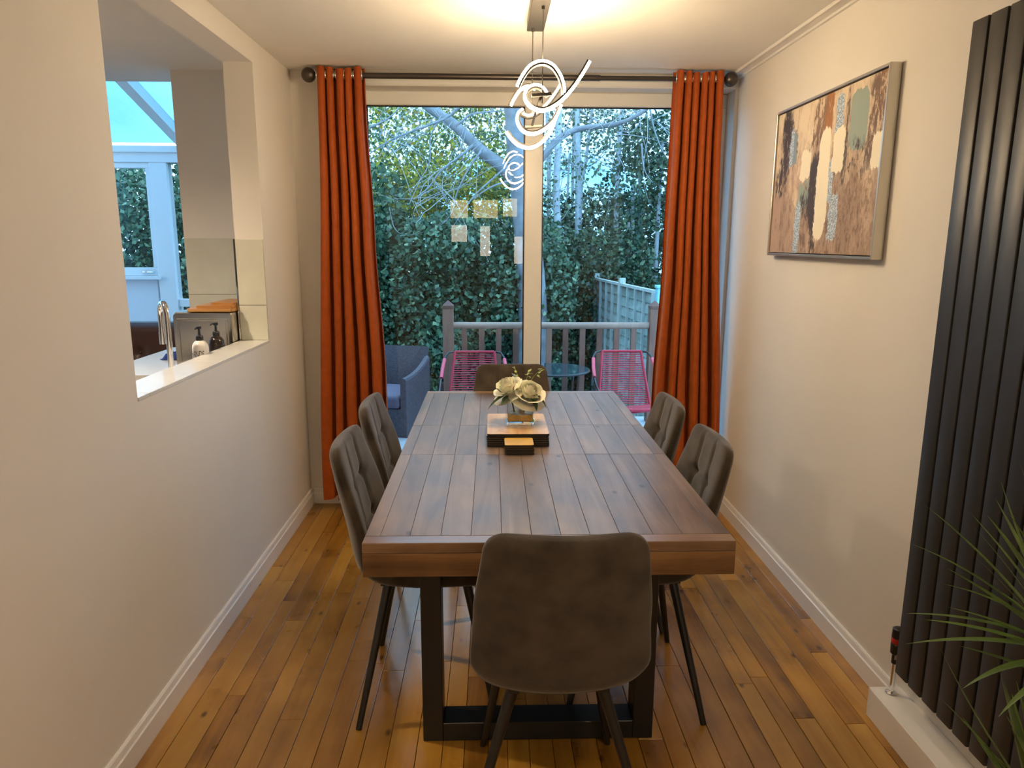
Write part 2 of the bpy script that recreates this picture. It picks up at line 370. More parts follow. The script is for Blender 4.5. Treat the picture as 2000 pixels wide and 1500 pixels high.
# ------------------------------------------------------------------ dining chairs
prof = resample(cr_spline([(0, .225, .445), (0, .205, .468), (0, .1, .476), (0, 0, .468), (0, -.1, .462), (0, -.16, .472), (0, -.198, .505), (0, -.218, .56), (0, -.24, .65), (0, -.262, .76), (0, -.285, .885)], 12), 140)
def pick(tab, t):
    for (a, va), (b, vb) in zip(tab, tab[1:]):
        if t <= b:
            k = (t-a)/(b-a); k = k*k*(3-2*k); return va+(vb-va)*k
    return tab[-1][1]
TBEND = .50
def shell_part(t0, t1, nt_, ns, quilt):
    ts = [t0+(t1-t0)*(j/nt_) for j in range(nt_+1)]
    # crowd samples to the free end so that corners stay round
    if t1 > .9: ts = [t0+(t1-t0)*(1-(1-j/nt_)**2.0) if True else 0 for j in range(nt_+1)]
    else: ts = [t1-(t1-t0)*(1-(1-j/nt_)**2.0) for j in range(nt_+1)]; ts = [t0+t1-q for q in ts]; ts = sorted(ts)
    if t0 < .1: ts = sorted([t0+(t1-t0)*((j/nt_)**2.0) for j in range(nt_+1)])
    top, bot = [], []
    for t in ts:
        k = t*139; i = min(138, int(k)); p = prof[i].lerp(prof[i+1], k-i)
        d = (prof[min(139, i+3)]-prof[max(0, i-2)]).normalized()     # heading towards the top of the back
        n = Vector((0, -d.z, d.y)); n = -n if n.z < 0 and t < .3 else n
        n = Vector((0, d.z, -d.y)) if t < 0 else n
        # sitter side: +z on the seat, +y on the back
        if n.y+n.z*2 < 0: n = -n
        hw = pick([(0, .19), (.2, .215), (.42, .205), (.5, .200), (.57, .213), (.72, .205), (1, .180)], t)
        th = pick([(0, .05), (.2, .075), (.45, .07), (.55, .062), (.8, .056), (1, .048)], t)
        e = 1.0; cr = 1.0
        for tt, span in ((t, .07), (1-t, .062)):
            if tt < span:
                q = 1-tt/span; e = min(e, max(0, 1-q**4)**.45); cr = min(cr, max(0, 1-q**2.4)**(1/2.4))
        row_t, row_b = [], []
        wcorner = hw-.056*(1-cr)
        for a in range(ns+1):
            s = -math.cos(PI*a/ns)
            edge = max(0, 1-abs(s)**6)**.5
            T = th*(.22+.78*edge)*(.25+.75*e)
            if abs(s) > .999: T = th*.02
            if e <= 0: T = th*.02
            g = 0
            if quilt and t > TBEND:
                for sx in (-.36, .36):
                    c = sx*(1+.10*math.cos((t-.5)*9)); g += .009*math.exp(-((s-c)/.045)**2)
                    for tt in (.655, .83):
                        g += .012*math.exp(-((s-c)/.13)**2-((t-tt)/.02)**2)
                for tt in (.655, .83):
                    g += .006*math.exp(-((t-tt)/.008)**2)*(1 if abs(s) < .42 else max(0, 1-(abs(s)-.42)/.2))
                g *= min(1, (1-t)/.05)
            elif quilt:
                for sx in (-.36, .36): g += .008*math.exp(-((s-sx)/.045)**2)*min(1, t/.06)
            wrap = pick([(0, 0), (.25, .012), (.5, .03), (.7, .042), (1, .018)], t)*s*s
            base = p+n*wrap+Vector((wcorner*s, 0, 0))
            row_t.append(base+n*(T*.5-g*edge)); row_b.append(base-n*T*.5)
        top.append(row_t); bot.append(row_b)
    m = MB(); m.grid(top); m.grid(bot)
    nu, nv = len(top), len(top[0]); o = nu*nv; f = []
    for i in range(nu-1):
        f.append((i*nv, (i+1)*nv, o+(i+1)*nv, o+i*nv)); j = nv-1; f.append((i*nv+j, (i+1)*nv+j, o+(i+1)*nv+j, o+i*nv+j))
    for j in range(nv-1):
        for i in (0, nu-1): f.append((i*nv+j, i*nv+j+1, o+i*nv+j+1, o+i*nv+j))
    m.f += f
    return m
def make_chair(label):
    t = thing('dining_chair', label, 'chair', group='suede dining chairs around the table')
    shell_part(TBEND-.004, 1, 54, 56, True).build('backrest', SUEDE, t, smooth=True)
    shell_part(0, TBEND+.004, 40, 40, True).build('seat', SUEDE, t, smooth=True)
    for sx in (-1, 1):
        MB().tube([(sx*.105, -.125, .445), (sx*.24, -.215, 0)], [.0155, .0095], 12).build('leg', BLACKM, t, smooth='auto')
        MB().tube([(sx*.115, .12, .445), (sx*.19, .215, 0)], [.0155, .0095], 12).build('leg', BLACKM, t, smooth='auto')
    f = MB()
    for sx in (-1, 1): f.bar((sx*.11, -.15, .432), (sx*.115, .15, .432), .03, .012)
    f.bar((-.11, -.12, .432), (.11, -.12, .432), .03, .012); f.bar((-.115, .12, .432), (.115, .12, .432), .03, .012)
    f.build('seat_frame', BLACKM, t)
    return t
c0 = make_chair('brown suede dining chair in the foreground, its smooth back to the camera')
c0.location = (.160, 1.700, 0)
for loc, rz, lab in (((-.205, 2.235, 0), -90, 'brown suede dining chair on the left of the table, nearer the camera'),
                     ((-.215, 2.775, 0), -90, 'brown suede dining chair on the left of the table, nearer the window'),
                     ((.455, 2.235, 0), 90, 'brown suede dining chair on the right of the table, nearer the camera'),
                     ((.450, 2.775, 0), 90, 'brown suede dining chair on the right of the table, nearer the window'),
                     ((.100, 3.345, 0), 180, 'brown suede dining chair at the far end of the table before the window')):
    c = copy_tree(c0); c.location = loc; c.rotation_euler.z = math.radians(rz); c['label'] = lab

# ------------------------------------------------------------------ table mats, coasters, vase, roses
MATW = wood('pale_striped_wood', [(.25, (.42, .22, .07)), (.45, (.58, .35, .14)), (.6, (.68, .45, .22)), (.8, (.75, .56, .32))], rough=.25, grain=22, stretch=.05, knots=False, rnd=.05, bump=.03)
COASTW = wood('bamboo_coaster', [(.25, (.52, .30, .06)), (.5, (.66, .42, .10)), (.8, (.74, .52, .16))], rough=.3, axis=0, grain=20, stretch=.06, knots=False, rnd=.05, bump=.03)
CORK = plain('black_mat_base', (.012, .010, .009), .6, noise=.15)
def rrect(x0, x1, y0, y1, z0, z1, r, n=5):
    v = []
    for cx, cy, a0 in ((x1-r, y1-r, 0), (x0+r, y1-r, 90), (x0+r, y0+r, 180), (x1-r, y0+r, 270)):
        for k in range(n+1):
            a = math.radians(a0+90*k/n); v.append((cx+r*math.cos(a), cy+r*math.sin(a)))
    m = len(v); V = [(p[0], p[1], z0) for p in v]+[(p[0], p[1], z1) for p in v]
    return MB().add(V, [tuple(range(m))[::-1], tuple(range(m, 2*m))]+[(i, (i+1) % m, m+(i+1) % m, m+i) for i in range(m)])
def mat_stack(nm, cat, n, cx, cy, wx, wy, th, r, topm, labels, group):
    for k in range(n):
        t = thing(nm, labels(k), cat, (cx+R.uniform(-.0015, .0015), cy+R.uniform(-.0015, .0015), TZ+k*th), 0, group)
        rrect(-wx/2, wx/2, -wy/2, wy/2, 0, th*.94, r).build('base', CORK, t)
        rrect(-wx/2+.0004, wx/2-.0004, -wy/2+.0004, wy/2-.0004, th*.94, th-.0002, r).build('face', topm, t)
NUM = ['lowest', 'second lowest', 'third lowest', 'fourth from the bottom', 'fifth from the bottom', 'second from the top', 'topmost']
mat_stack('placemat', 'placemat', 6, .095, 2.695, .230, .320, .0082, .012, MATW, lambda k: ('topmost pale wood placemat, under the glass vase' if k == 5 else '%s placemat in the dark-edged stack under the vase' % NUM[k]), 'stacked placemats')
mat_stack('coaster', 'coaster', 5, .097, 2.482, .104, .100, .0072, .009, COASTW, lambda k: ('topmost yellow bamboo coaster in front of the placemats' if k == 4 else '%s coaster in the small stack before the placemats' % NUM[k]), 'stacked coasters')
ZM = TZ+6*.0082
VGL = plain('vase_glass', (1, 1, 1), 0, noise=0, Transmission_Weight=1.0, IOR=1.46)
va = thing('glass_vase', 'square clear glass vase holding two cream roses', 'vase', (.107, 2.715, ZM))
vw, vh = .0535, .116
m = rrect(-vw, vw, -vw, vw, 0, vh, .004); m.f = [q for i, q in enumerate(m.f) if i != 1]
n_ = len(m.v); inn = rrect(-vw+.005, vw-.005, -vw+.005, vw-.005, .013, vh, .003); inn.f = [q for i, q in enumerate(inn.f) if i != 1]
m.add(inn.v, inn.f); k = n_//2
m.f += [(k+i, k+(i+1) % k, n_+k+(i+1) % k, n_+k+i) for i in range(k)]
m.build('glass', glassmat('thin_vase_glass', (.95, .97, .96), 1.45), va)
rrect(-vw+.006, vw-.006, -vw+.006, vw-.006, .001, .0125, .003).build('thick_base', VGL, va)
AMB = plain('amber_filler', (.80, .42, .07), .45, noise=.35, scale=25)
P = []
for i in range(13):
    row = []
    for j in range(13):
        a, b = -1+i/6, -1+j/6
        h = .030+.018*(1-.5*abs(a)-.4*abs(b))+.006*math.sin(5*a+1)*math.cos(4*b)
        row.append((a*(vw-.0065), b*(vw-.0065), h))
    P.append(row)
m = MB().grid(P); n0 = len(m.v)
m.add([(x, y, .0145) for (x, y, z) in m.v], [])
idx = lambda i, j: i*13+j
for q in range(12):
    for e in (0, 12):
        m.f.append((idx(q, e), idx(q+1, e), n0+idx(q+1, e), n0+idx(q, e))); m.f.append((idx(e, q), idx(e, q+1), n0+idx(e, q+1), n0+idx(e, q)))
m.f.append((n0+idx(0, 0), n0+idx(12, 0), n0+idx(12, 12), n0+idx(0, 12)))
m.build('filler', AMB, va, smooth='auto')
PET = plain('cream_rose_petal', (.93, .89, .70), .55, noise=.06, scale=20, Subsurface_Weight=.15, Sheen_Weight=.1)
STEM = plain('rose_stem_green', (.10, .17, .03), .5, noise=.15)
LEAFD = plain('dark_rose_leaf', (.035, .075, .018), .38, noise=.25, scale=40)
LEAFY = plain('yellow_green_sprig', (.30, .36, .05), .5, noise=.25, scale=60)
def petal_mesh(Rr, hgt, half, flare, tip, close):
    P = []
    for i in range(11):
        u = -1+i/5; row = []
        for j in range(11):
            v = j/10
            prof_ = math.sin(min(1, v*1.25)*PI*.5)**.6
            a = u*half*(.5+.5*math.sin(v*PI*.6))
            rad = (Rr*(.25+.75*prof_))*(1-close*v**3)+flare*max(0, v-.55)**2*5+.003*u*u
            z = hgt*v-tip*(abs(u)**2.4)*v*hgt+.0015*math.sin(6*u+Rr*400)*v
            row.append((rad*math.cos(a), rad*math.sin(a), z))
        P.append(row)
    return MB().grid(P).mesh('petal', PET, True)
PM = [petal_mesh(.007, .053, 1.9, 0, .1, .35), petal_mesh(.014, .055, 1.3, 0, .14, .32), petal_mesh(.021, .055, 1.1, .001, .16, .28), petal_mesh(.028, .053, .95, .003, .2, .2), petal_mesh(.035, .050, .85, .006, .24, .1), petal_mesh(.042, .046, .80, .014, .28, 0), petal_mesh(.046, .040, .80, .026, .34, 0)]
def rose(label, loc, tilt, stem_to):
    t = thing('rose', label, 'flower', loc, group='cream roses in the vase'); hd = Matrix.Rotation(tilt[0], 4, 'X') @ Matrix.Rotation(tilt[1], 4, 'Y')
    for ring, (cnt, lean, dz) in enumerate(((3, .0, .004), (4, .02, .003), (5, .05, .002), (5, .09, 0), (6, .15, -.002), (6, .30, -.004), (6, .60, -.007))):
        for k in range(cnt):
            a = 2*PI*(k+.37*ring)/cnt+R.uniform(-.12, .12)
            o = bpy.data.objects.new('petal', PM[ring]); col.objects.link(o); o.parent = t
            o.matrix_local = hd @ Matrix.Rotation(a, 4, 'Z') @ Matrix.Translation((0, 0, dz)) @ Matrix.Rotation(lean+R.uniform(-.05, .05), 4, 'Y') @ Matrix.Scale(R.uniform(.88, .97), 4)
    MB().lathe([(.002, -.006), (.014, 0), (.012, .008), (.002, .012)], 12).build('calyx', STEM, t, smooth=True)
    MB().tube(resample(cr_spline([(0, 0, 0), (stem_to[0]*.5, stem_to[1]*.4, stem_to[2]*.5), stem_to], 5), 8), .0028, 8).build('stem', STEM, t, smooth=True)
rose('cream rose on the left of the vase, turned away to the left', (.068, 2.715, .935), (.25, -.45), (.02, .01, -.095))
rose('cream rose on the right of the vase, open towards the camera', (.140, 2.690, .922), (.55, .25), (-.02, .02, -.082))
def leaf_blade(L, W, droop, mat, parent, base, ang, pitch, name='leaf', n=9):
    P = []
    for i in range(n):
        v = i/(n-1); w = W*math.sin(PI*min(1, v*.97+.03))**.8*(1-.25*v)+.0006
        p = Vector((L*v, 0, -droop*v*v)); P.append([p+Vector((0, s*w, abs(s)*w*.35)) for s in (-1, -.5, 0, .5, 1)])
    o = MB().grid(P).build(name, mat, parent, smooth=True)
    o.matrix_local = Matrix.Translation(base) @ Matrix.Rotation(ang, 4, 'Z') @ Matrix.Rotation(-pitch, 4, 'Y'); return o
sp = thing('leaf_sprig', 'dark green rose leaves hanging over both sides of the vase', 'leaves', (.107, 2.70, .925))
leaf_blade(.10, .017, .03, LEAFD, sp, (-.04, -.02, .005), PI+.25, -.30)
leaf_blade(.07, .015, .02, LEAFD, sp, (.055, -.02, .004), -.35, -.55)
leaf_blade(.06, .015, .02, LEAFD, sp, (.040, -.04, .000), -.75, -.75)
leaf_blade(.045, .012, .01, LEAFD, sp, (-.045, -.035, .000), PI+.7, -.5)
leaf_blade(.08, .012, .02, LEAFD, sp, (.01, .03, .02), 2.2, .85)
MB().tube([(-.055, 0, .0), (0, .01, -.01), (.055, 0, .0)], .0018, 6).build('twig', STEM, sp, smooth=True)
sp2 = thing('flower_sprig', 'thin yellow-green filler sprigs rising behind the roses', 'leaves', (.12, 2.735, .915))
for (a, b, c) in ((.075, .0, .105), (-.035, .01, .11), (.03, .01, .10)):
    pts = resample(cr_spline([(0, 0, -.05), (a*.4, b, c*.5), (a, b, c)], 6), 9); MB().tube(pts, .0011, 6).build('twig', LEAFY, sp2, smooth=True)
    for k in range(6):
        leaf_blade(.016, .005, .003, LEAFY, sp2, Vector((a, b, c))*(.72+.05*k)+Vector((0, 0, -.002)), R.uniform(0, 6.28), R.uniform(-.2, .8), n=5)

# ------------------------------------------------------------------ curtains and rod
RZ, RYD = 2.331, 3.885
rod = thing('curtain_rod', 'dark bronze curtain pole with ball ends above the window', 'curtain rod', (.155, RYD, RZ))
MB().tube([(-1.04, 0, 0), (.40, 0, 0)], .0145, 16).build('pole', RODM, rod, smooth='auto'); MB().tube([(.39, 0, 0), (1.035, 0, 0)], .0120, 16).build('pole', RODM, rod, smooth='auto')
for sx, cx in ((-1, -1.086), (1, 1.079)):
    m = MB(); m.lathe([(.036*math.sin(PI*k/14)+.0005, -.036*math.cos(PI*k/14)) for k in range(15)], 20)
    o = m.build('finial', RODM, rod, smooth=True); o.location = (cx, 0, 0); o.rotation_euler = (0, PI/2, 0)
    MB().tube([(cx-sx*.033, 0, 0), (cx-sx*.044, 0, 0), (cx-sx*.046, 0, 0), (cx-sx*.056, 0, 0)], [.008, .008, .016, .016], 12).build('collar', RODM, rod, smooth='auto')
for bx in (-.93, .97):
    m = MB(); m.tube([(bx, 0, -.016), (bx, .02, -.022), (bx, YB-RYD, -.022)], .006, 8); m.box((bx-.014, YB-RYD-.006, -.05), (bx+.014, YB-RYD, .01)); m.build('bracket', RODM, rod)
def curtain(label, xl, xr, nf, ph, side):
    t = thing('curtain', label, 'curtain', (0, RYD, 0), group='orange eyelet curtains')
    ns, nz = 220, 70; P = []; zb = .065; zt = 2.366
    for j in range(nz+1):
        z = zt+(zb-zt)*j/nz; row = []; k = (zt-z)/(zt-zb)
        A = .030+.012*math.sin(min(1, k*2.5)*PI/2); xa, xb = pick(xl, k), pick(xr, k)
        for i in range(ns+1):
            s = i/ns
            q = s+.012*math.sin(s*17+ph)+.006*math.sin(5*k+s*9)
            a = 2*PI*nf*q+ph; a -= .62*math.cos(a)
            y = A*math.sin(a)+.008*math.sin(2*a+1.2+3*k)+.010*k*math.sin(3.1*a*.37+2)
            x = xa+(xb-xa)*s-.007*math.sin(2*a)*(1-.5*k)+.006*k*math.sin(a*.5+4*k)
            zz = z+(.004*math.sin(a*1.0+.6)+.006*math.sin(7*s+1) if j in (0, nz) else 0)
            row.append((x, max(-.06, min(.062, y)), min(zz, 2.368)))
        P.append(row)
    MB().grid(P).build('fabric', CURT, t, smooth=True)
    # eyelet rings where the cloth crosses the pole
    for i in range(ns):
        y0, y1 = P[2][i][1], P[2][i+1][1]
        if y0*y1 <= 0:
            x = P[2][i][0]; d = Vector((P[2][min(ns, i+2)][0]-P[2][max(0, i-2)][0], P[2][min(ns, i+2)][1]-P[2][max(0, i-2)][1], 0)).normalized()
            c = Vector((x, 0, RZ)); pts = [c+d*(.023*math.cos(2*PI*q/20))+Vector((0, 0, .023*math.sin(2*PI*q/20))) for q in range(20)]
            MB().tube(pts, .0042, 8, closed=True).build('eyelet', CHROME, t, smooth=True)
curtain('orange eyelet curtain hanging at the left of the window', [(0, -.882), (.12, -.885), (1, -.955)], [(0, -.652), (.08, -.650), (.35, -.628), (.70, -.592), (1, -.578)], 5, 2.4, -1)
curtain('orange eyelet curtain hanging at the right of the window', [(0, .945), (.12, .940), (.4, .928), (.75, .898), (1, .89)], [(0, 1.186), (.12, 1.190), (1, 1.292)], 6, .6, 1)

# ------------------------------------------------------------------ pendant lamp
LY = 2.90
lp = thing('pendant_lamp', 'curled ribbon pendant light with glowing strips above the table', 'lamp', (.175, LY, HC))
LB = Vector(lp.location)
CANM = plain('dark_nickel', (.085, .078, .07), .42, .6, noise=.04)
MB().box((-.034, -.42, -.040), (.034, .187, 0)).build('ceiling_plate', CANM, lp, bevel=.002)
for x, y in ((-.012, .145), (.010, -.13)):
    MB().tube([(x, y, -.04), (x, y, -.37)], .0019, 8).build('cable', CANM, lp); MB().lathe([(.005, -.052), (.006, -.05), (.006, -.040)], 12, (x, y, 0)).build('cable_grip', CANM, lp)
for (x0, x1, z, y) in ((-.03, .045, -.343, -.13), (-.042, .030, -.412, .145)):
    MB().bar((x0, y, z), (x1, y, z+.006), .022, .012).build('support_bar', CANM, lp, bevel=.002)
MB().tube([(.008, -.13, -.34), (-.006, 0, -.376), (-.012, .145, -.408)], .005, 8).build('spine', CANM, lp, smooth=True)
def ribbon(px, y0, y1, out, w=.030, th=.016, led=LED):
    # a flat strip bent through the given (x, z) points, running from depth y0 to y1; 'out' picks the side of the light strip
    pts = [Vector((at(u, v, LY).x-LB.x, 0, at(u, v, LY).z-LB.z)) for u, v in px]
    pts = resample(cr_spline(pts, 10), 64); n = len(pts)
    T = [(pts[min(i+1, n-1)]-pts[max(i-1, 0)]).normalized() for i in range(n)]
    def strip(o0, o1, ww):
        v = []
        for i, p in enumerate(pts):
            k = i/(n-1); y = y0+(y1-y0)*k; N = Vector((T[i].z, 0, -T[i].x))*out
            for a, b in ((o0, -ww/2), (o0, ww/2), (o1, ww/2), (o1, -ww/2)): v.append(p+N*a+Vector((0, y+b, 0)))
        f = [(4*i+a, 4*i+(a+1) % 4, 4*i+4+(a+1) % 4, 4*i+4+a) for i in range(n-1) for a in range(4)]+[(3, 2, 1, 0), (4*n-4, 4*n-3, 4*n-2, 4*n-1)]
        return MB().add(v, f)
    b = strip(0, th*.42, w).build('ribbon', CANM, lp, smooth='auto')
    strip(th*.43, th, w-.002).build('light_strip', led, b, smooth='auto')
# the two front ribbons and the two behind them
SW = [(1133, 143), (1120, 165), (1102, 190), (1080, 211), (1058, 221), (1040, 216), (1029, 203), (1030, 190), (1041, 182), (1053, 184), (1064, 197)]
ARC = [(1012, 192), (1020, 175), (1034, 155), (1052, 146), (1070, 150), (1083, 165), (1090, 182), (1091, 195)]
LOW = [(1090, 205), (1080, 228), (1064, 244), (1045, 252), (1028, 248), (1018, 233), (1018, 218), (1027, 209)]
BOT = [(1082, 225), (1074, 248), (1058, 267), (1038, 276), (1018, 270), (1004, 256), (995, 242)]
ribbon(SW, -.20, -.06, -1); ribbon(ARC, -.20, -.10, -1)
ribbon(LOW, -.02, .10, -1); ribbon(BOT, .04, .16, -1)
ribbon([(u-22, v) for u, v in SW[:6]], .20, .12, 1, led=LEDB); ribbon([(u-17, v-4) for u, v in ARC[:5]], .16, .2, 1, led=LEDB)

# ------------------------------------------------------------------ painting
FRM = plain('champagne_silver_frame', (.58, .56, .51), .3, .85, noise=.05)
def canvas_mat():
    m, nt, b = new_mat('abstract_canvas_paint')
    tc = nd(nt, 'ShaderNodeTexCoord'); sp = nd(nt, 'ShaderNodeSeparateXYZ'); nt.links.new(tc.outputs['Object'], sp.inputs[0])
    def math_(op, a, b_=None, c=None):
        n = nd(nt, 'ShaderNodeMath', operation=op)
        for i, q in enumerate((a, b_, c)):
            if q is None: continue
            if isinstance(q, (int, float)): n.inputs[i].default_value = q
            else: nt.links.new(q, n.inputs[i])
        return n.outputs[0]
    def noise(scale, sy=1, det=6, off=0):
        mp = nd(nt, 'ShaderNodeMapping'); mp.inputs['Scale'].default_value = (1, 1, sy); mp.inputs['Location'].default_value = (0, off, off)
        nt.links.new(tc.outputs['Object'], mp.inputs[0]); n = nd(nt, 'ShaderNodeTexNoise'); n.inputs['Scale'].default_value = scale; n.inputs['Detail'].default_value = det; n.inputs['Roughness'].default_value = .7
        nt.links.new(mp.outputs[0], n.inputs['Vector']); return n.outputs['Fac']
    # canvas: local y runs from -.4475 (near) to .4475 (far, left of the picture); z up
    U = math_('MULTIPLY_ADD', sp.outputs['Y'], -1/.895, .5); V = math_('MULTIPLY_ADD', sp.outputs['Z'], 1/.60, .5)
    n1 = noise(9, .35); n2 = noise(45, .4, 8, 3.1); n3 = noise(170, 1, 3, 7); n4 = noise(5, .5, 4, 1.7)
    r = ramp(nt, [(.28, (.20, .13, .095)), (.42, (.46, .33, .24)), (.55, (.64, .50, .36)), (.72, (.78, .66, .50))])
    k = math_('MULTIPLY_ADD', n2, .45, math_('MULTIPLY', n1, .62)); k = math_('ADD', k, math_('MULTIPLY', math_('SUBTRACT', V, .55), .16)); k = math_('MULTIPLY_ADD', math_('SUBTRACT', k, .53), 1.9, .53); nt.links.new(k, r.inputs[0]); cur = r.outputs[0]
    def stroke(u0, u1, v0, v1, c, soft=.2, wob=.12, rag=0, nz=None, p=3.2):
        nonlocal cur
        ww = math_('MULTIPLY', math_('SUBTRACT', n4, .5), wob); w2 = math_('MULTIPLY', math_('SUBTRACT', n2, .5), wob*.7)
        uu = math_('ADD', math_('ADD', U, ww), w2); vv = math_('ADD', math_('ADD', V, math_('MULTIPLY', math_('SUBTRACT', n1, .5), wob*1.6)), math_('MULTIPLY', w2, 2.2))
        du = math_('POWER', math_('MULTIPLY', math_('ABSOLUTE', math_('SUBTRACT', uu, (u0+u1)/2)), 2/(u1-u0)), p)
        dv = math_('POWER', math_('MULTIPLY', math_('ABSOLUTE', math_('SUBTRACT', vv, (v0+v1)/2)), 2/(v1-v0)), p*1.6)
        d = math_('SUBTRACT', 1, math_('ADD', du, dv)); mk = nd(nt, 'ShaderNodeMath', operation='DIVIDE', use_clamp=True); nt.links.new(d, mk.inputs[0]); mk.inputs[1].default_value = soft; msk = mk.outputs[0]
        if rag:
            q = nd(nt, 'ShaderNodeMath', operation='MULTIPLY_ADD', use_clamp=True); nt.links.new(nz if nz is not None else n2, q.inputs[0]); q.inputs[1].default_value = 10; q.inputs[2].default_value = -10*rag
            msk = math_('MULTIPLY', msk, q.outputs[0])
        mx = nd(nt, 'ShaderNodeMix', data_type='RGBA'); nt.links.new(msk, mx.inputs[0]); nt.links.new(cur, mx.inputs[6]); mx.inputs[7].default_value = (*c, 1); cur = mx.outputs[2]
    DK = (.055, .038, .034); CRM = (.88, .82, .66); GRN = (.31, .385, .35); BLU = (.24, .32, .41); RST = (.36, .16, .055); SIL = (.66, .79, .95)
    stroke(-.1, 1.1, -.15, .42, (.40, .285, .215), .5, .3, .45)
    stroke(-.05, .10, -.1, .45, (.47, .33, .26), .5, .2, .36); stroke(.72, 1.05, -.1, .52, (.34, .235, .165), .5, .25, .44); stroke(.55, 1.0, .1, .5, (.20, .13, .095), .8, .3, .52)
    stroke(.055, .175, .46, 1.03, DK, .6, .16, .37); stroke(.0, .17, .40, .62, DK, .8, .2, .45); stroke(.10, .30, .62, .88, DK, .8, .2, .50)
    stroke(.50, .585, .70, 1.05, RST, .5, .06, .33); stroke(.91, 1.04, .74, 1.05, RST, .7, .12, .40); stroke(.41, .52, .58, 1.05, (.24, .15, .10), .7, .16, .42)
    stroke(.155, .245, .60, .83, BLU, .3, .08, .2); stroke(.735, .875, .60, .95, GRN, .12, .05); stroke(.86, 1.0, .50, 1.03, (.17, .105, .075), .7, .18, .41)
    stroke(.29, .42, .28, .48, GRN, .5, .12, .36); stroke(.395, .50, .16, .64, DK, .5, .14, .33); stroke(.33, .48, .22, .45, DK, .8, .2, .46); stroke(.42, .56, -.1, .24, DK, .8, .25, .47)
    stroke(.72, .90, .46, .70, DK, .9, .3, .47); stroke(.36, .50, .60, .80, DK, .9, .25, .50)
    stroke(.695, .735, .40, 1.0, (.09, .07, .055), .5, .05, .42)
    for a in ((.61, .68, .70, .97), (.565, .63, .32, .58), (.61, .70, .08, .37), (.155, .20, .60, .86), (.28, .34, -.05, .36)):
        stroke(*a, BLU, .4, .07, .30); stroke(*a, SIL, .3, .07, .47, n3)
    for a in ((.295, .40, .48, .70), (.475, .59, .09, .79), (.605, .71, .48, .76), (.92, 1.03, .48, .68)): stroke(*a, CRM, .12, .07)
    nt.links.new(cur, b.inputs['Base Color']); b.inputs['Roughness'].default_value = .55
    bp = nd(nt, 'ShaderNodeBump'); bp.inputs['Strength'].default_value = .35; bp.inputs['Distance'].default_value = .003; nt.links.new(n2, bp.inputs['Height']); nt.links.new(bp.outputs[0], b.inputs['Normal'])
    return m
pc = Vector((XR, 2.862, 1.760))
pa = thing('framed_painting', 'abstract beige, white and blue painting in a silver frame on the right wall', 'painting', pc)
hw, hh, dp = .464, .312, .042
m = MB().box((-dp+.008, -hw+.014, -hh+.014), (-.004, hw-.014, hh-.014)); m.build('canvas', canvas_mat(), pa)
for a, b in (((-dp, -hw, -hh), (-.002, -hw+.010, hh)), ((-dp, hw-.010, -hh), (-.002, hw, hh)), ((-dp, -hw+.010, -hh), (-.002, hw-.010, -hh+.010)), ((-dp, -hw+.010, hh-.010), (-.002, hw-.010, hh))):
    MB().box(a, b).build('frame_side', FRM, pa, bevel=.0015)

# ------------------------------------------------------------------ radiator
rd = thing('radiator', 'tall anthracite radiator of flat vertical bars on the right wall', 'radiator', (XR, 1.64, .21))
pitch = .0690
barm = None
for k in range(9):
    y = 1.945-pitch*k
    if barm is None:
        barm = MB().box((-.0095, -.0305, 0), (.0095, .0305, 1.852)).mesh('bar', RADM, 'auto', .004, 2)
    o = bpy.data.objects.new('bar', barm); col.objects.link(o); o.parent = rd; o.location = (1.2445-XR, y-.0305-1.64, 0)
for z in (.05, 1.80):
    MB().bar((1.268-XR, .30, z), (1.268-XR, -.30, z), .028, .036).build('manifold', RADM, rd, bevel=.004)
for z in (.3, 1.55):
    for y in (.2, -.2): MB().bar((1.268-XR, y, z), (-.001, y, z), .03, .03).build('wall_bracket', RADM, rd)
vy = 2.0-1.64; vx = 1.268-XR
MB().tube([(vx, vy, -.11), (vx, vy, .0)], .0075, 12).build('pipe', CHROME, rd, smooth='auto')
MB().lathe([(.016, -.110), (.018, -.107), (.010, -.103)], 16, (vx, vy, 0)).build('pipe_collar', CHROME, rd, smooth='auto')
vb = MB().tube([(vx, vy, -.005), (vx, vy, .025)], .011, 12).build('valve_body', BLACKM, rd, smooth='auto')
MB().bar((vx, vy, .016), (vx, .29, .05), .016, .016).build('valve_tail', CHROME, rd)
MB().lathe([(.012, .025), (.017, .03), (.018, .062), (.0165, .064)], 16, (vx, vy, 0)).build('valve_head', BLACKM, rd, smooth='auto')
MB().lathe([(.0165, .064), (.0175, .066), (.0175, .080), (.0165, .082)], 16, (vx, vy, 0)).build('valve_ring', plain('red_plastic', (.5, .02, .02), .4), rd, smooth='auto')
MB().lathe([(.0165, .082), (.018, .084), (.017, .112), (.010, .117)], 16, (vx, vy, 0)).build('valve_cap', BLACKM, rd, smooth='auto')

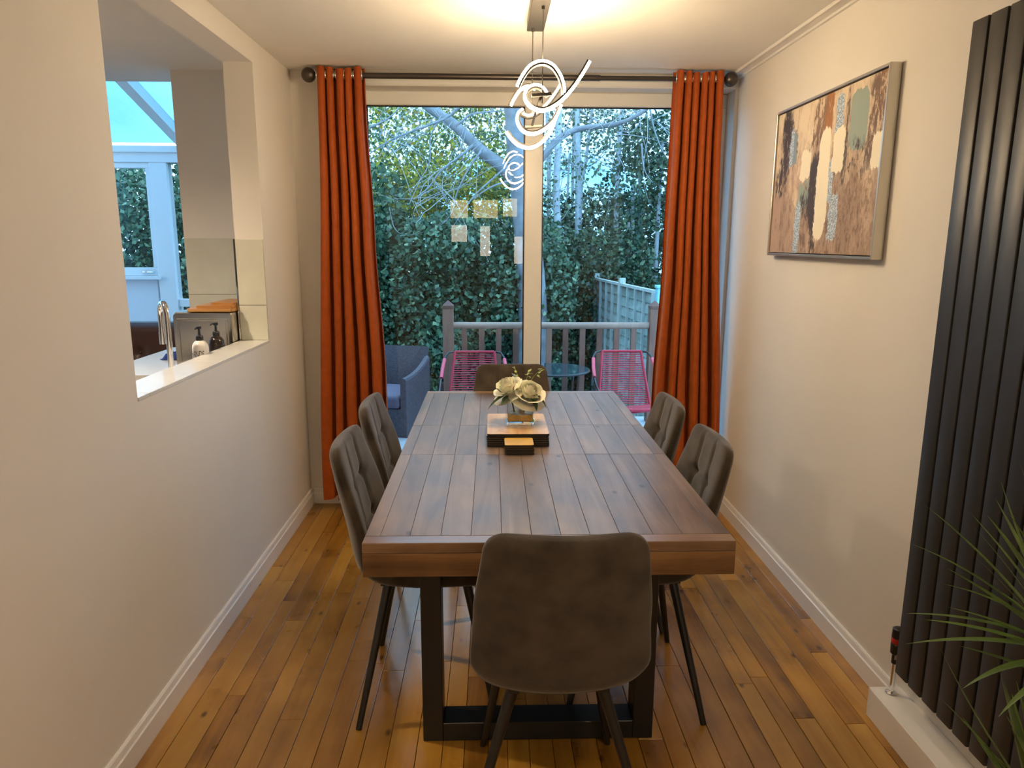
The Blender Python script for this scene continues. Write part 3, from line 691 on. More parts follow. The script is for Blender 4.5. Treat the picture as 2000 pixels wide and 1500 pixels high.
# ------------------------------------------------------------------ plant in front of the radiator
YUC = plain('yucca_leaf', (.075, .125, .022), .42, noise=.3, scale=14)
pl = thing('potted_yucca', 'spiky green potted yucca standing in front of the dark radiator', 'plant', (1.02, 1.06, 0))
PPT = plain('pot_ceramic', (.5, .48, .45), .4)
MB().lathe([(.085, 0), (.12, .02), (.135, .24), (.14, .26), (.128, .26), (.12, .22), (.02, .21)], 32).build('pot', PPT, pl, smooth='auto')
MB().lathe([(.001, .215), (.121, .215)], 32, cap=False).build('soil', plain('soil', (.04, .025, .015), .95, noise=.4, scale=60), pl)
BRK = plain('yucca_bark', (.16, .11, .07), .9, noise=.35, scale=40, bump=.4)
MB().tube(resample(cr_spline([(-.01, 0, .2), (.0, .02, .45), (.035, .06, .735)], 6), 10), [.022, .017], 12).build('cane', BRK, pl, smooth=True)
MB().tube([(.0, .03, .2), (.005, .06, .44)], [.018, .013], 12).build('cane', BRK, pl, smooth=True)
def blade(base, tip, W, arch):
    base, tip = Vector(base), Vector(tip); d = (tip-base); L = d.length; P = []; n = 14
    side = d.cross(Vector((0, 0, 1))); side = side.normalized() if side.length > 1e-4 else Vector((1, 0, 0)); upn = side.cross(d).normalized()
    for i in range(n+1):
        v = i/n; w = 1.2*W*min(1, .5+v*3)*(1-v**2.4)+.0002
        p = base.lerp(tip, v)+upn*(arch*L*4*v*(1-v))
        P.append([p+side*(s*w)+upn*(abs(s)*w*.3) for s in (-1, 0, 1)])
    MB().grid(P).build('leaf', YUC, pl, smooth=True)
PLO = Vector(pl.location); hd = Vector((.035, .06, .735))
for u, v, y, ar in ((1805, 985, 1.30, .05), (1775, 1060, 1.28, .09), (1840, 1140, 1.22, .10), (1852, 1186, 1.18, .05), (1770, 1198, 1.22, .08), (1768, 1258, 1.20, .07), (1803, 1210, 1.15, .06), (1955, 940, 1.25, -.03), (1892, 998, 1.26, .03), (1903, 1030, 1.20, .04), (1945, 975, 1.32, .02), (1928, 1006, 1.33, .03), (1898, 1082, 1.15, .04), (1880, 1345, 1.12, .14), (1968, 1000, 1.1, .05), (1990, 900, 1.2, .02), (1950, 1400, 1.05, .12), (1850, 1110, 1.34, .04)):
    blade(hd+Vector((R.uniform(-.012, .012), R.uniform(-.012, .012), R.uniform(-.03, .05))), at(u, v, y)-PLO, R.uniform(.0065, .0095), ar)
hd2 = Vector((.005, .06, .44))
for u, v, y, ar in ((1835, 1262, 1.22, -.03), (1838, 1365, 1.2, .03), (1948, 1290, 1.18, .0), (1975, 1420, 1.1, .02), (1985, 1330, 1.22, .02), (1925, 1460, 1.12, .03), (1960, 1330, 1.26, -.02), (1880, 1400, 1.25, .02)):
    blade(hd2+Vector((R.uniform(-.01, .01), R.uniform(-.01, .01), R.uniform(-.02, .03))), at(u, v, y)-PLO, R.uniform(.006, .009), ar)
for h_, n_, zz in ((hd, 22, .2), (hd2, 12, .1)):
    for k in range(n_):
        a = R.uniform(-2.4, .9) if k % 3 else R.uniform(0, 6.28); e = R.uniform(-.1, 1.3); L = R.uniform(.18, .30)
        tip = h_+Vector((math.cos(a)*math.cos(e)*L, math.sin(a)*math.cos(e)*L, math.sin(e)*L))
        if tip.x+PLO.x < 1.205: blade(h_+Vector((0, 0, R.uniform(-.03, .04))), tip, R.uniform(.006, .009), R.uniform(.0, .1))
# ------------------------------------------------------------------ kitchen seen through the opening
MARB = plain('white_marble_worktop', (.74, .74, .73), .18, noise=.05, scale=4)
WZ = .92
wk = thing('kitchen_worktop', 'white marbled kitchen worktop beyond the pass-through', 'worktop', (-1.48, 2.6, .88))
sx0, sx1, sy0, sy1 = -1.68-wk.location.x, -1.34-wk.location.x, 2.62-2.6, 3.13-2.6
m = MB(); X0, X1, Y0, Y1 = -1.775-wk.location.x, XK-.002-wk.location.x, -1.2, YB-.010-2.6
m.box((X0, Y0, 0), (X1, sy0, .04)); m.box((X0, sy1, 0), (X1, Y1, .04)); m.box((X0, sy0, 0), (sx0, sy1, .04)); m.box((sx1, sy0, 0), (X1, sy1, .04)); m.build('slab', MARB, wk)
m = MB(); m.box((sx0-.004, sy0-.004, -.17), (sx1+.004, sy1+.004, -.165))
for a, b in (((sx0-.004, sy0-.004, -.17), (sx0, sy1+.004, -.001)), ((sx1, sy0-.004, -.17), (sx1+.004, sy1+.004, -.001)), ((sx0, sy0-.004, -.17), (sx1, sy0, -.001)), ((sx0, sy1, -.17), (sx1, sy1+.004, -.001))): m.box(a, b)
m.build('sink_bowl', STEEL, wk)
CAB = plain('cabinet_paint', (.55, .53, .48), .45)
for k in range(4):
    y0 = 1.41+k*.64; lab = ['cream kitchen base cabinet nearest the camera below the worktop', 'cream kitchen base cabinet second along below the worktop', 'cream kitchen base cabinet below the sink', 'cream kitchen base cabinet at the window end of the worktop'][k]
    t = thing('base_cabinet', lab, 'cabinet', (-1.48, y0+.32, 0), group='base cabinets under the worktop')
    if k == 2 or k == 1: MB().box((-.26, -.319, 0), (.294, .319, .705)).build('body', CAB, t)
    else: MB().box((-.26, -.319, 0), (.294, .319, .879)).build('body', CAB, t)
    MB().box((-.28, -.316, .1), (-.261, .316, .70)).build('door', CAB, t, bevel=.003)
# tap
tp = thing('kitchen_tap', 'chrome gooseneck kitchen tap behind the sill', 'tap', (-1.293, 2.87, WZ))
MB().lathe([(.026, 0), (.026, .006), (.019, .012), (.017, .06), (.014, .066)], 20).build('base', CHROME, tp, smooth='auto')
dirv = Vector((-.62, .78, 0)); R_ = .047
pts = [Vector((0, 0, .05)), Vector((0, 0, .27))]+[Vector((0, 0, .285))+dirv*(R_*(1-math.cos(a)))+Vector((0, 0, R_*1.1*math.sin(a))) for a in [PI*k/12 for k in range(13)]]+[dirv*(2*R_)+Vector((0, 0, .27)), dirv*(2*R_)+Vector((0, 0, .215))]
MB().tube(pts, .0115, 14).build('spout', CHROME, tp, smooth='auto')
MB().tube([dirv*(2*R_)+Vector((0, 0, .216)), dirv*(2*R_)+Vector((0, 0, .165))], .0135, 14).build('nozzle', CHROME, tp, smooth='auto')
MB().tube([(.0, .0, .045), (.045, .03, .065)], [.006, .005], 10).build('lever', CHROME, tp, smooth='auto')
# bread bin
bb = thing('bread_bin', 'polished steel bread bin with a framed front on the worktop', 'bread bin', (-1.326, 3.46, WZ))
MB().box((-.138, -.150, .004), (.132, .150, .262)).build('body', STEEL, bb, bevel=.014, seg=3)
m = rrect(-.134, .128, .0, .25, 0, .008, .016); m.v = [(x, -.151-z, y+.006) for x, y, z in m.v]; fr_ = m.build('door', STEEL, bb)
m = MB()
for a, b in (((-.118, -.163, .222), (.112, -.159, .232)), ((-.118, -.163, .02), (.112, -.159, .03)), ((-.118, -.163, .03), (-.108, -.159, .222)), ((.102, -.163, .03), (.112, -.159, .222))): m.box(a, b)
m.build('door_panel', STEEL, fr_, bevel=.0015)
CBW = wood('chopping_board_wood', [(.25, (.28, .12, .03)), (.5, (.44, .21, .06)), (.8, (.55, .30, .11))], rough=.45, axis=0, knots=False)
for k, (dx, wx, wy) in enumerate(((-.085, .21, .16), (-.060, .175, .145), (-.035, .115, .12))):
    lab = ['largest wooden chopping board, lowest on the bread bin', 'middle wooden chopping board on the bread bin', 'smallest wooden chopping board, topmost on the bread bin'][k]
    t = tag(rrect(-wx/2, wx/2, -wy, wy, 0, .0125, .02).build('chopping_board', CBW, smooth=False), lab, 'chopping board', 'chopping boards on the bread bin'); t.location = (-1.19-wx/2-.004, 3.47, WZ+.2625+k*.0128)
# soap bottles
def bottle(label, loc, mat, rz, text):
    t = thing('soap_bottle', label, 'bottle', loc, rz, 'pump soap bottles')
    MB().lathe([(.0005, 0), (.030, 0), (.033, .004), (.033, .134), (.031, .147), (.023, .160), (.014, .167), (.013, .174), (.0005, .174)], 28).build('body', mat, t, smooth='auto')
    MB().lathe([(.0145, .165), (.0155, .167), (.0155, .182), (.012, .188), (.0055, .190), (.0045, .215), (.0005, .216)], 18).build('pump_collar', BLACKM, t, smooth='auto')
    m = MB(); m.box((-.006, -.008, .214), (.006, .010, .226)); m.tube([(0, -.006, .222), (0, -.020, .222), (0, -.032, .217)], [.0042, .003], 8); m.build('pump_head', BLACKM, t, bevel=.001)
    if text:
        cu = bpy.data.curves.new('t', 'FONT'); cu.body = text; cu.size = .030; cu.align_x = 'CENTER'; cu.resolution_u = 3
        to = bpy.data.objects.new('t', cu); col.objects.link(to); dg = bpy.context.evaluated_depsgraph_get(); me = bpy.data.meshes.new_from_object(to.evaluated_get(dg)); bpy.data.objects.remove(to)
        bm = bmesh.new(); bm.from_mesh(me); bmesh.ops.subdivide_edges(bm, edges=[e for e in bm.edges if e.calc_length() > .004], cuts=3)
        for v in bm.verts:
            a = v.co.x*.62/.0334; h = v.co.y*1.35+.098; v.co = (.0334*math.sin(a), -.0334*math.cos(a), h)
        bm.to_mesh(me); bm.free(); me.materials.clear(); me.materials.append(BLACKM); o = bpy.data.objects.new('lettering', me); col.objects.link(o); o.parent = t
bottle('white pump soap bottle with black lettering behind the sill', (-1.243, 3.045, WZ), plain('white_plastic', (.80, .76, .72), .35, noise=.01), -.12, 'HANDS')
bottle('dark brown pump soap bottle beside the white one', (-1.228, 3.19, WZ), plain('dark_brown_glass', (.020, .013, .010), .12, noise=.1), -.4, None)
# blue cloth
P = []
for i in range(25):
    row = []
    for j in range(25):
        a, b = -1+i/12, -1+j/12; r = math.sqrt(a*a+b*b)
        h = .030*max(0, 1-r*r*.8)+.012*abs(math.sin(6*a+2*b)*math.cos(5*b-a))*(1-.4*r)
        row.append((a*.055*(1-.15*abs(b)), b*.07*(1-.1*abs(a)), max(.001, h)))
    P.append(row)
o = MB().grid(P).build('dish_cloth', plain('blue_cloth', (.012, .035, .22), .85, noise=.3, scale=40), smooth=True); tag(o, 'crumpled dark blue cloth on the worktop by the tap', 'cloth'); o.location = (-1.60, 3.60, WZ)

# ------------------------------------------------------------------ conservatory
CVW = plain('conservatory_frame_white', (.82, .83, .84), .35, noise=.01)
struct(MB().box((KX, 4.29, -.12), (-1.6, 6.7, 0)).build('floor_conservatory', plain('grey_floor_tile', (.4, .4, .4), .4)))
cy = 6.5
w = MB(); w.box((KX, cy, 0), (-2.985, cy+.12, 1.165)); struct(w.build('wall_conservatory', plain('pale_plaster', (.72, .73, .78), .7, noise=.01)))
w2 = bpy.data.objects.new('window_2', None); col.objects.link(w2); struct(w2)
def cv(nm, a, b, bev=.004): return MB().box(a, b).build(nm, CVW, w2, bevel=bev)
cv('head_beam', (KX, cy-.02, 2.165), (-1.6, cy+.12, 2.30)); cv('eaves_gutter', (KX, cy-.05, 2.245), (-1.6, cy+.0, 2.30))
cv('post', (-2.965, cy-.015, 0), (-2.815, cy+.10, 2.165)); cv('sill', (KX, cy-.07, 1.165), (-2.94, cy+.0, 1.195))
cv('sash_rail', (KX, cy+.0, 1.195), (-2.965, cy+.06, 1.268)); cv('sash_rail', (KX, cy+.0, 2.118), (-2.965, cy+.06, 2.165)); cv('sash_stile', (-3.005, cy+.0, 1.268), (-2.965, cy+.06, 2.118))
cv('door_stile', (-2.30, cy, 0), (-2.2, cy+.06, 2.165)); cv('door_rail', (-2.815, cy, 0), (-2.3, cy+.06, .25)); cv('door_stile', (-1.7, cy, 0), (-1.6, cy+.06, 2.165)); cv('door_rail', (-2.2, cy, 0), (-1.7, cy+.06, .25)); cv('post', (KX, cy, 1.195), (KX+.1, cy+.1, 2.165)); cv('door_rail', (-2.815, cy, .92), (-2.3, cy+.06, .99))
for a, b, z0, z1 in ((KX+.1, -3.005, 1.268, 2.118), (-2.815, -2.3, .25, 2.165), (-2.2, -1.7, .25, 2.165)):
    MB().add([(a, cy+.03, z0), (b, cy+.03, z0), (b, cy+.03, z1), (a, cy+.03, z1)], [(0, 1, 2, 3)]).build('pane', GLASS, w2)
MB().tube([(-3.10, cy-.004, 1.228), (-3.05, cy-.02, 1.228), (-2.99, cy-.02, 1.228)], .007, 8).build('window_handle', CHROME, w2, smooth='auto')
# glazed sides
for k, x in ((3, KX), (4, -1.6)):
    ws = bpy.data.objects.new('window_%d' % k, None); col.objects.link(ws); struct(ws)
    MB().box((x-.04, 4.29, 0), (x+.04, cy+.1, .7)).build('low_wall', CVW, ws); MB().box((x-.04, 4.29, 2.165), (x+.04, cy+.1, 2.28)).build('head_beam', CVW, ws)
    for y in (4.3, 5.0, 5.75, 6.45): MB().box((x-.035, y, .7), (x+.035, y+.08, 2.165)).build('post', CVW, ws)
    MB().add([(x, 4.3, .7), (x, 6.5, .7), (x, 6.5, 2.165), (x, 4.3, 2.165)], [(0, 1, 2, 3)]).build('pane', GLASS, ws)
# sloping roof: rafters and translucent sheets
rf = bpy.data.objects.new('roof', None); col.objects.link(rf); struct(rf)
def rz_(y): return 2.33+(cy+.1-y)*.33
POLY, pn, pb = new_mat('polycarbonate_sheet'); pn.nodes.remove(pb)
tpb = nd(pn, 'ShaderNodeBsdfTransparent'); tpb.inputs[0].default_value = (.14, .29, .35, 1); trb = nd(pn, 'ShaderNodeBsdfTranslucent'); trb.inputs[0].default_value = (.30, .52, .62, 1)
nz = nd(pn, 'ShaderNodeTexNoise'); nz.inputs['Scale'].default_value = 2.5; nz.inputs['Detail'].default_value = 5; pr = nd(pn, 'ShaderNodeMapRange'); pr.inputs[3].default_value = .15; pr.inputs[4].default_value = .5
pmx = nd(pn, 'ShaderNodeMixShader'); pn.links.new(nz.outputs['Fac'], pr.inputs[0]); pn.links.new(pr.outputs[0], pmx.inputs[0]); pn.links.new(tpb.outputs[0], pmx.inputs[1]); pn.links.new(trb.outputs[0], pmx.inputs[2]); pn.links.new(pmx.outputs[0], pn.nodes['Material Output'].inputs[0])
xr_ = [KX, -3.62, -2.66, -1.6]
for x in xr_: MB().bar((x, 4.29, rz_(4.29)-.02), (x, cy+.1, rz_(cy+.1)-.02), .085, .09).build('rafter', CVW, rf)
for a, b in zip(xr_, xr_[1:]):
    MB().add([(a, 4.29, rz_(4.29)+.02), (b, 4.29, rz_(4.29)+.02), (b, cy+.12, rz_(cy+.12)+.02), (a, cy+.12, rz_(cy+.12)+.02)], [(0, 1, 2, 3)]).build('roof_sheet', POLY, rf)
struct(MB().box((KX, 4.05, HC+.15), (-1.5, 4.29, 3.4)).build('wall_upper', WALLP))
# leather bench
LEA = plain('brown_leather', (.085, .040, .032), .38, noise=.15, scale=10, bump=.1, bscale=120)
lb = thing('leather_bench', 'brown buttoned leather bench in the conservatory', 'bench', (-2.35, 4.62, 0))
P = []; bt = []
for i in range(61):
    row = []
    for j in range(31):
        a, b = i/60, j/30; x = -.6+1.2*a; z = .42+.57*b
        e = min(1, min(a, 1-a)*30, min(b, 1-b)*12)**.5; g = 0
        for bi in range(6):
            for bj in range(2):
                px_, pz_ = -.5+.2*bi, .60+.20*bj; d2 = (x-px_)**2+(z-pz_)**2; g += .030*math.exp(-d2/.0011)+.008*math.exp(-((x-px_)/.006)**2)*(1 if bi else 0)*.08
        row.append((x, -.045*e+g-.02, z))
    P.append(row)
m = MB().grid(P); m.box((-.6, -.02, .40), (.6, .06, .99)); bk = m.build('backrest', LEA, lb, smooth='auto')
for bi in range(6):
    for bj in range(2): 
        o = MB().lathe([(.0005, .008), (.008, .006), (.012, 0)], 12, cap=False).build('button', LEA, bk, smooth=True); o.rotation_euler = (PI/2, 0, 0); o.location = (-.5+.2*bi, -.040, .60+.20*bj)
MB().box((-.6, -.5, .32), (.6, -.03, .46)).build('seat', LEA, lb, bevel=.02, seg=2)
for sx in (-.55, .55):
    for sy in (-.45, .0): MB().tube([(sx, sy, 0), (sx, sy, .33)], .02, 10).build('leg', BLACKM, lb)

# ------------------------------------------------------------------ garden: terrace, railing, furniture
DZ = -.10
SLAB = plain('pale_paving', (.52, .56, .60), .35, noise=.08, scale=6)
dk = struct(MB().box((-1.55, YB+.3, DZ-.2), (2.3, 6.5, DZ-.02)).build('terrace', plain('terrace_mortar', (.3, .3, .3), .9)))
for i in range(7):
    for j in range(4):
        x0, y0 = -1.55+i*.55, YB+.3+j*.55
        MB().box((x0+.004, y0+.004, DZ-.02), (x0+.546, y0+.546, DZ)).build('paving_slab', SLAB, dk, bevel=.003, origin=(x0+.275, y0+.275, DZ))
gnd = struct(MB().grid([[(-30+60*i/30, 4.0+56*j/30 if True else 0, -.95+.1*math.sin(i*1.7)*math.cos(j*1.3)) for j in range(31)] for i in range(31)]).build('ground', plain('garden_soil_and_grass', (.05, .07, .03), .95, noise=.5, scale=4), smooth=True))
STAIN = wood('brown_stained_timber', [(.25, (.10, .045, .030)), (.5, (.17, .080, .055)), (.8, (.24, .125, .085))], rough=.6, axis=2, knots=False)
RAILW = wood('handrail_timber', [(.25, (.26, .17, .13)), (.5, (.34, .23, .17)), (.8, (.42, .30, .23))], rough=.5, axis=0, knots=False)
ry = 6.30
rg = thing('terrace_railing', 'brown timber balustrade with a round handrail beyond the window', 'railing', (.5, ry, DZ))
rx0, rx1 = at(875, 600, ry).x-.5, at(1279, 600, ry).x-.5
for x in (rx0, rx1):
    s = .047; z1 = at(875, 602, ry).z-DZ
    p = MB().box((x-s, -s, 0), (x+s, s, z1)).build('post', STAIN, rg, bevel=.003)
    MB().add([(x-s-.002, -s-.002, z1), (x+s+.002, -s-.002, z1), (x+s+.002, s+.002, z1), (x-s-.002, s+.002, z1), (x-s-.002, -s-.002, z1+.025), (x+s+.002, -s-.002, z1+.025), (x+s+.002, s+.002, z1+.025), (x-s-.002, s+.002, z1+.025), (x, 0, z1+.072)], [(3, 2, 1, 0), (0, 1, 5, 4), (1, 2, 6, 5), (2, 3, 7, 6), (3, 0, 4, 7), (4, 5, 8), (5, 6, 8), (6, 7, 8), (7, 4, 8)]).build('post_cap', STAIN, p)
hz = at(1150, 636, ry).z-DZ
MB().tube([(rx0+.04, 0, hz), (rx1-.04, 0, hz)], .031, 14).build('handrail', RAILW, rg, smooth='auto')
MB().box((rx0+.04, -.025, .09), (rx1-.04, .025, .14)).build('bottom_rail', STAIN, rg)
for u in (907, 941, 974, 1007, 1040, 1072, 1104, 1137, 1170, 1203, 1236):
    x = at(u, 680, ry).x-.5; MB().box((x-.024, -.02, .14), (x+.024, .02, hz-.01)).build('baluster', STAIN, rg)
# red cord chairs
RED = plain('red_plastic_cord', (.42, .014, .040), .4, noise=.08); PINK = plain('pink_red_sleeve', (.62, .07, .11), .4, noise=.06)
def cord_chair(label, x, y, rz):
    t = thing('cord_chair', label, 'chair', (x, y, DZ), rz, 'red cord garden chairs')
    # facing -y; back leans to +y
    def side(s, z):   # inner tube of the back and seat
        return None
    bt_, bb_ = (.19, .26, .685), (.235, .06, .28)
    for s in (-1, 1):
        MB().tube([(s*.165, .26, .70), (s*.185, .18, .52), (s*.215, .06, .28)], .012, 10).build('back_tube', RED, t, smooth='auto')
        MB().tube([(s*.215, .06, .28), (s*.225, -.2, .30), (s*.225, -.36, .33)], .012, 10).build('seat_tube', RED, t, smooth='auto')
        MB().tube(resample(cr_spline([(s*.165, .265, .70), (s*.23, .25, .685), (s*.255, .16, .615), (s*.265, -.05, .50), (s*.26, -.30, .44), (s*.255, -.36, .30), (s*.255, -.30, 0)], 5), 22), .009, 8).build('arm_frame', BLACKM, t, smooth=True)
        MB().tube([(s*.248, .195, .648), (s*.259, .10, .585), (s*.264, .0, .525)], .0155, 10).build('arm_sleeve', PINK, t, smooth='auto')
        MB().tube([(s*.255, -.02, .49), (s*.25, .28, 0)], .009, 8).build('leg', BLACKM, t, smooth='auto')
    for nm, a, b, n in (('back_cord', (.165, .26, .70), (.215, .06, .28), 24), ('seat_cord', (.215, .05, .285), (.225, -.36, .33), 22)):
        for k in range(n):
            q = (k+.5)/n; w_ = a[0]+(b[0]-a[0])*q; y_ = a[1]+(b[1]-a[1])*q; z_ = a[2]+(b[2]-a[2])*q
            sag = .0 if nm == 'back_cord' else .02
            MB().tube([(-w_, y_, z_), (0, y_+.012*(nm == 'back_cord'), z_-sag), (w_, y_, z_)], .0052, 6).build(nm, RED, t)
    MB().tube([(-.165, .26, .70), (.165, .26, .70)], .011, 8).build('top_tube', RED, t); MB().tube([(-.225, -.36, .33), (.225, -.36, .33)], .014, 8).build('front_tube', RED, t)
    return t
xa = at(927, 700, 5.9).x; xb = at(1214, 700, 5.95).x
cord_chair('red cord garden chair on the left of the round glass table', xa, 5.66, 0)
cord_chair('red cord garden chair on the right by the fence', xb, 5.70, 0)
# round glass table
DGL = plain('dark_table_glass', (.03, .05, .06), .04, noise=.05, spec=1.0)
gp = at(1082, 720, 5.75)
gt = thing('garden_table', 'round dark glass garden table between the red chairs', 'table', (gp.x, gp.y, DZ))
hg = gp.z-DZ
MB().lathe([(.001, hg-.008), (.285, hg-.008), (.288, hg-.004), (.285, hg), (.001, hg)], 48, cap=False).build('glass_top', DGL, gt, smooth='auto')
MB().tube([(.288*math.cos(2*PI*k/40), .288*math.sin(2*PI*k/40), hg-.010) for k in range(40)], .009, 8, closed=True).build('rim', BLACKM, gt, smooth=True)
for k in range(4):
    a = PI/4+k*PI/2; MB().tube([(.26*math.cos(a), .26*math.sin(a), hg-.012), (.20*math.cos(a), .20*math.sin(a), 0)], .011, 8).build('leg', BLACKM, gt)
MB().tube([(.22*math.cos(2*PI*k/30), .22*math.sin(2*PI*k/30), .16) for k in range(30)], .007, 8, closed=True).build('stretcher_ring', BLACKM, gt)
# wicker armchair and table
WIC = plain('grey_wicker', (.075, .068, .085), .6, noise=.35, scale=70, bump=.5, bscale=160)
wc = thing('wicker_armchair', 'dark grey wicker armchair with a swept arm outside the window', 'armchair', (-.935, 6.10, DZ), math.radians(75))
def extr(poly, y0, y1):
    n = len(poly); return MB().add([(x, y0, z) for x, z in poly]+[(x, y1, z) for x, z in poly], [tuple(range(n)), tuple(range(n, 2*n))[::-1]]+[(i, (i+1) % n, n+(i+1) % n, n+i) for i in range(n)])
arm = [(-.28+.58*k/10, .475+.105*(k/10)**2.6) for k in range(11)]
side_p = [(-.28, 0), (.28, 0)]+arm[::-1]
for y in (-.31, .26):
    extr(side_p, y, y+.05).build('arm_panel', WIC, wc)
    MB().tube([(x, y+.025, z+.004) for x, z in arm], .026, 8).build('arm_roll', WIC, wc, smooth='auto')
extr([(.24, .1), (.29, .1), (.42, .66), (.36, .68)], -.26, .26).build('backrest', WIC, wc)
extr([(-.28, .18), (.25, .18), (.25, .24), (-.28, .24)], -.26, .26).build('seat', WIC, wc)
MB().box((-.29, -.25, .24), (.24, .25, .35)).build('cushion', plain('grey_purple_cushion', (.14, .12, .17), .9), wc, bevel=.03, seg=3)
extr([(-.28, 0), (-.25, 0), (-.25, .18), (-.28, .18)], -.26, .26).build('front_panel', WIC, wc)
wt = thing('wicker_table', 'round glass topped wicker table half hidden by the left curtain', 'table', (-1.25, 5.22, DZ))
MB().lathe([(.22, 0), (.24, .02), (.20, .30), (.26, .61), (.26, .63), (.001, .63)], 28).build('wicker_base', WIC, wt, smooth='auto')
MB().lathe([(.001, .632), (.41, .632), (.412, .637), (.41, .642), (.001, .642)], 40, cap=False).build('glass_top', DGL, wt, smooth='auto')

# ------------------------------------------------------------------ fence at the right
FENW = wood('weathered_fence_board', [(.25, (.16, .22, .20)), (.5, (.26, .34, .32)), (.8, (.36, .45, .44))], rough=.8, axis=1, knots=False)
BATT = plain('pale_batten', (.40, .47, .46), .8, noise=.1)
fA, fB = at(1283, 562, 7.3), at(1165, 546, 10.0)
fe = thing('garden_fence', 'weathered lapped board fence panels with upright battens at the right', 'fence', (fA.x, fA.y, 0))
d = Vector((fB.x-fA.x, fB.y-fA.y, 0)); L = d.length; d.normalize(); nrm = Vector((-d.y, d.x, 0)); zt = (fA.z+fB.z)/2; zb = -1.0
for pnl in range(2):
    o0, o1 = L*pnl/2+.04, L*(pnl+1)/2-.04
    nb = 17; hgt = (zt-.03-zb)/nb
    for k in range(nb):
        z = zb+hgt*k; m = MB(); a, b = d*o0, d*o1
        m.add([a+Vector((0, 0, z)), b+Vector((0, 0, z)), b+nrm*-.012+Vector((0, 0, z+hgt*1.1)), a+nrm*-.012+Vector((0, 0, z+hgt*1.1)), a+nrm*.014+Vector((0, 0, z)), b+nrm*.014+Vector((0, 0, z)), b+nrm*-.004+Vector((0, 0, z+hgt*1.1)), a+nrm*-.004+Vector((0, 0, z+hgt*1.1))], [(0, 1, 2, 3), (7, 6, 5, 4), (0, 4, 5, 1), (2, 6, 7, 3), (1, 5, 6, 2), (0, 3, 7, 4)])
        m.build('board', FENW, fe)
    for k in range(5):
        p = d*(o0+(o1-o0)*k/4)+nrm*.022; MB().bar(p+Vector((0, 0, zb)), p+Vector((0, 0, zt-.03)), .036, .022, d).build('batten', BATT, fe)
    MB().bar(d*o0+nrm*.01+Vector((0, 0, zt-.015)), d*o1+nrm*.01+Vector((0, 0, zt-.015)), .05, .03).build('capping', BATT, fe)
for k, q in enumerate((L/2, L)):
    MB().bar(d*q+Vector((0, 0, zb)), d*q+Vector((0, 0, zt+.06)), .07, .07, d).build('post', BATT, fe)
CYP = plain('pale_blue_painted_timber', (.22, .58, .70), .5, noise=.05)
o = thing('blue_post', 'pale turquoise painted timber post at the near end of the fence', 'post', (fA.x+.02, fA.y-.1, -1.0)); MB().box((-.045, -.045, 0), (.045, .045, zt+1.03)).build('shaft', CYP, o, bevel=.004); MB().box((-.055, -.055, zt+1.03), (.055, .055, zt+1.06)).build('cap', CYP, o, bevel=.004)

# ------------------------------------------------------------------ trees, ivy and hedges
rng = np.random.default_rng(5)
def leaves(name, mat, parent, C, size, flat=None, droop=.3):
    """folded diamond leaves at centres C (n,3)"""
    n = len(C); a = rng.uniform(0, 2*np.pi, n); ct = rng.uniform(-1, 1, n)
    ax = np.stack([np.cos(a)*np.sqrt(1-ct**2), np.sin(a)*np.sqrt(1-ct**2), ct], 1)
    nr = rng.normal(size=(n, 3)); 
    if flat is not None: nr = nr*.55+np.array(flat)
    nr -= ax*(nr*ax).sum(1, keepdims=True); nr /= np.linalg.norm(nr, axis=1, keepdims=True)
    sd = np.cross(ax, nr); s = size*rng.uniform(.6, 1.35, (n, 1))
    V = np.stack([C-ax*s*.5, C+sd*s*.36-nr*s*.10, C+ax*s*.5, C-sd*s*.36-nr*s*.10], 1).reshape(-1, 3)
    k = np.arange(n)*4; Fq = np.stack([k, k+1, k+2, k, k+2, k+3], 1).reshape(-1)
    me = bpy.data.meshes.new(name); me.vertices.add(4*n); me.vertices.foreach_set('co', V.ravel().astype('f4'))
    me.loops.add(6*n); me.loops.foreach_set('vertex_index', Fq.astype('i4')); me.polygons.add(2*n)
    me.polygons.foreach_set('loop_start', np.arange(0, 6*n, 3).astype('i4')); me.polygons.foreach_set('loop_total', np.full(2*n, 3, 'i4')); me.update(); me.validate()
    me.materials.append(mat); o = bpy.data.objects.new(name, me); col.objects.link(o); o['kind'] = 'stuff'
    if parent is not None: o.parent = parent; o.location = -Vector(parent.location)
    return o
def blobs(n, cs):
    """points inside a list of ellipsoids (cx,cy,cz,rx,ry,rz), denser near the skin"""
    cs = np.array(cs, float); wgt = (cs[:, 3]*cs[:, 4]*cs[:, 5])**(2/3); pk = rng.choice(len(cs), n, p=wgt/wgt.sum())
    v = rng.normal(size=(n, 3)); v /= np.linalg.norm(v, axis=1, keepdims=True); r = rng.uniform(.35, 1, (n, 1))**.6
    return cs[pk, :3]+v*r*cs[pk, 3:]
IVY = leafmat('ivy_leaf', [(0, (.014, .048, .028)), (.45, (.045, .12, .066)), (.8, (.10, .20, .11)), (1, (.24, .35, .20))], .35, .12)
EVG = leafmat('evergreen_leaf', [(0, (.011, .036, .021)), (.55, (.036, .092, .050)), (1, (.13, .20, .10))], .4, .15)
AUT = leafmat('autumn_leaf', [(0, (.05, .10, .04)), (.45, (.14, .20, .06)), (.72, (.40, .40, .05)), (.86, (.62, .54, .04)), (1, (.46, .22, .04))], .5, .4)
GRY = leafmat('pale_green_leaf', [(0, (.05, .10, .06)), (.6, (.12, .19, .10)), (1, (.24, .30, .17))], .5, .3)
BARK = plain('smooth_grey_bark', (.23, .25, .27), .8, noise=.25, scale=9, bump=.3, bscale=60)
BIRCH = plain('pale_birch_bark', (.44, .50, .55), .7, noise=.22, scale=14, bump=.2, bscale=50)
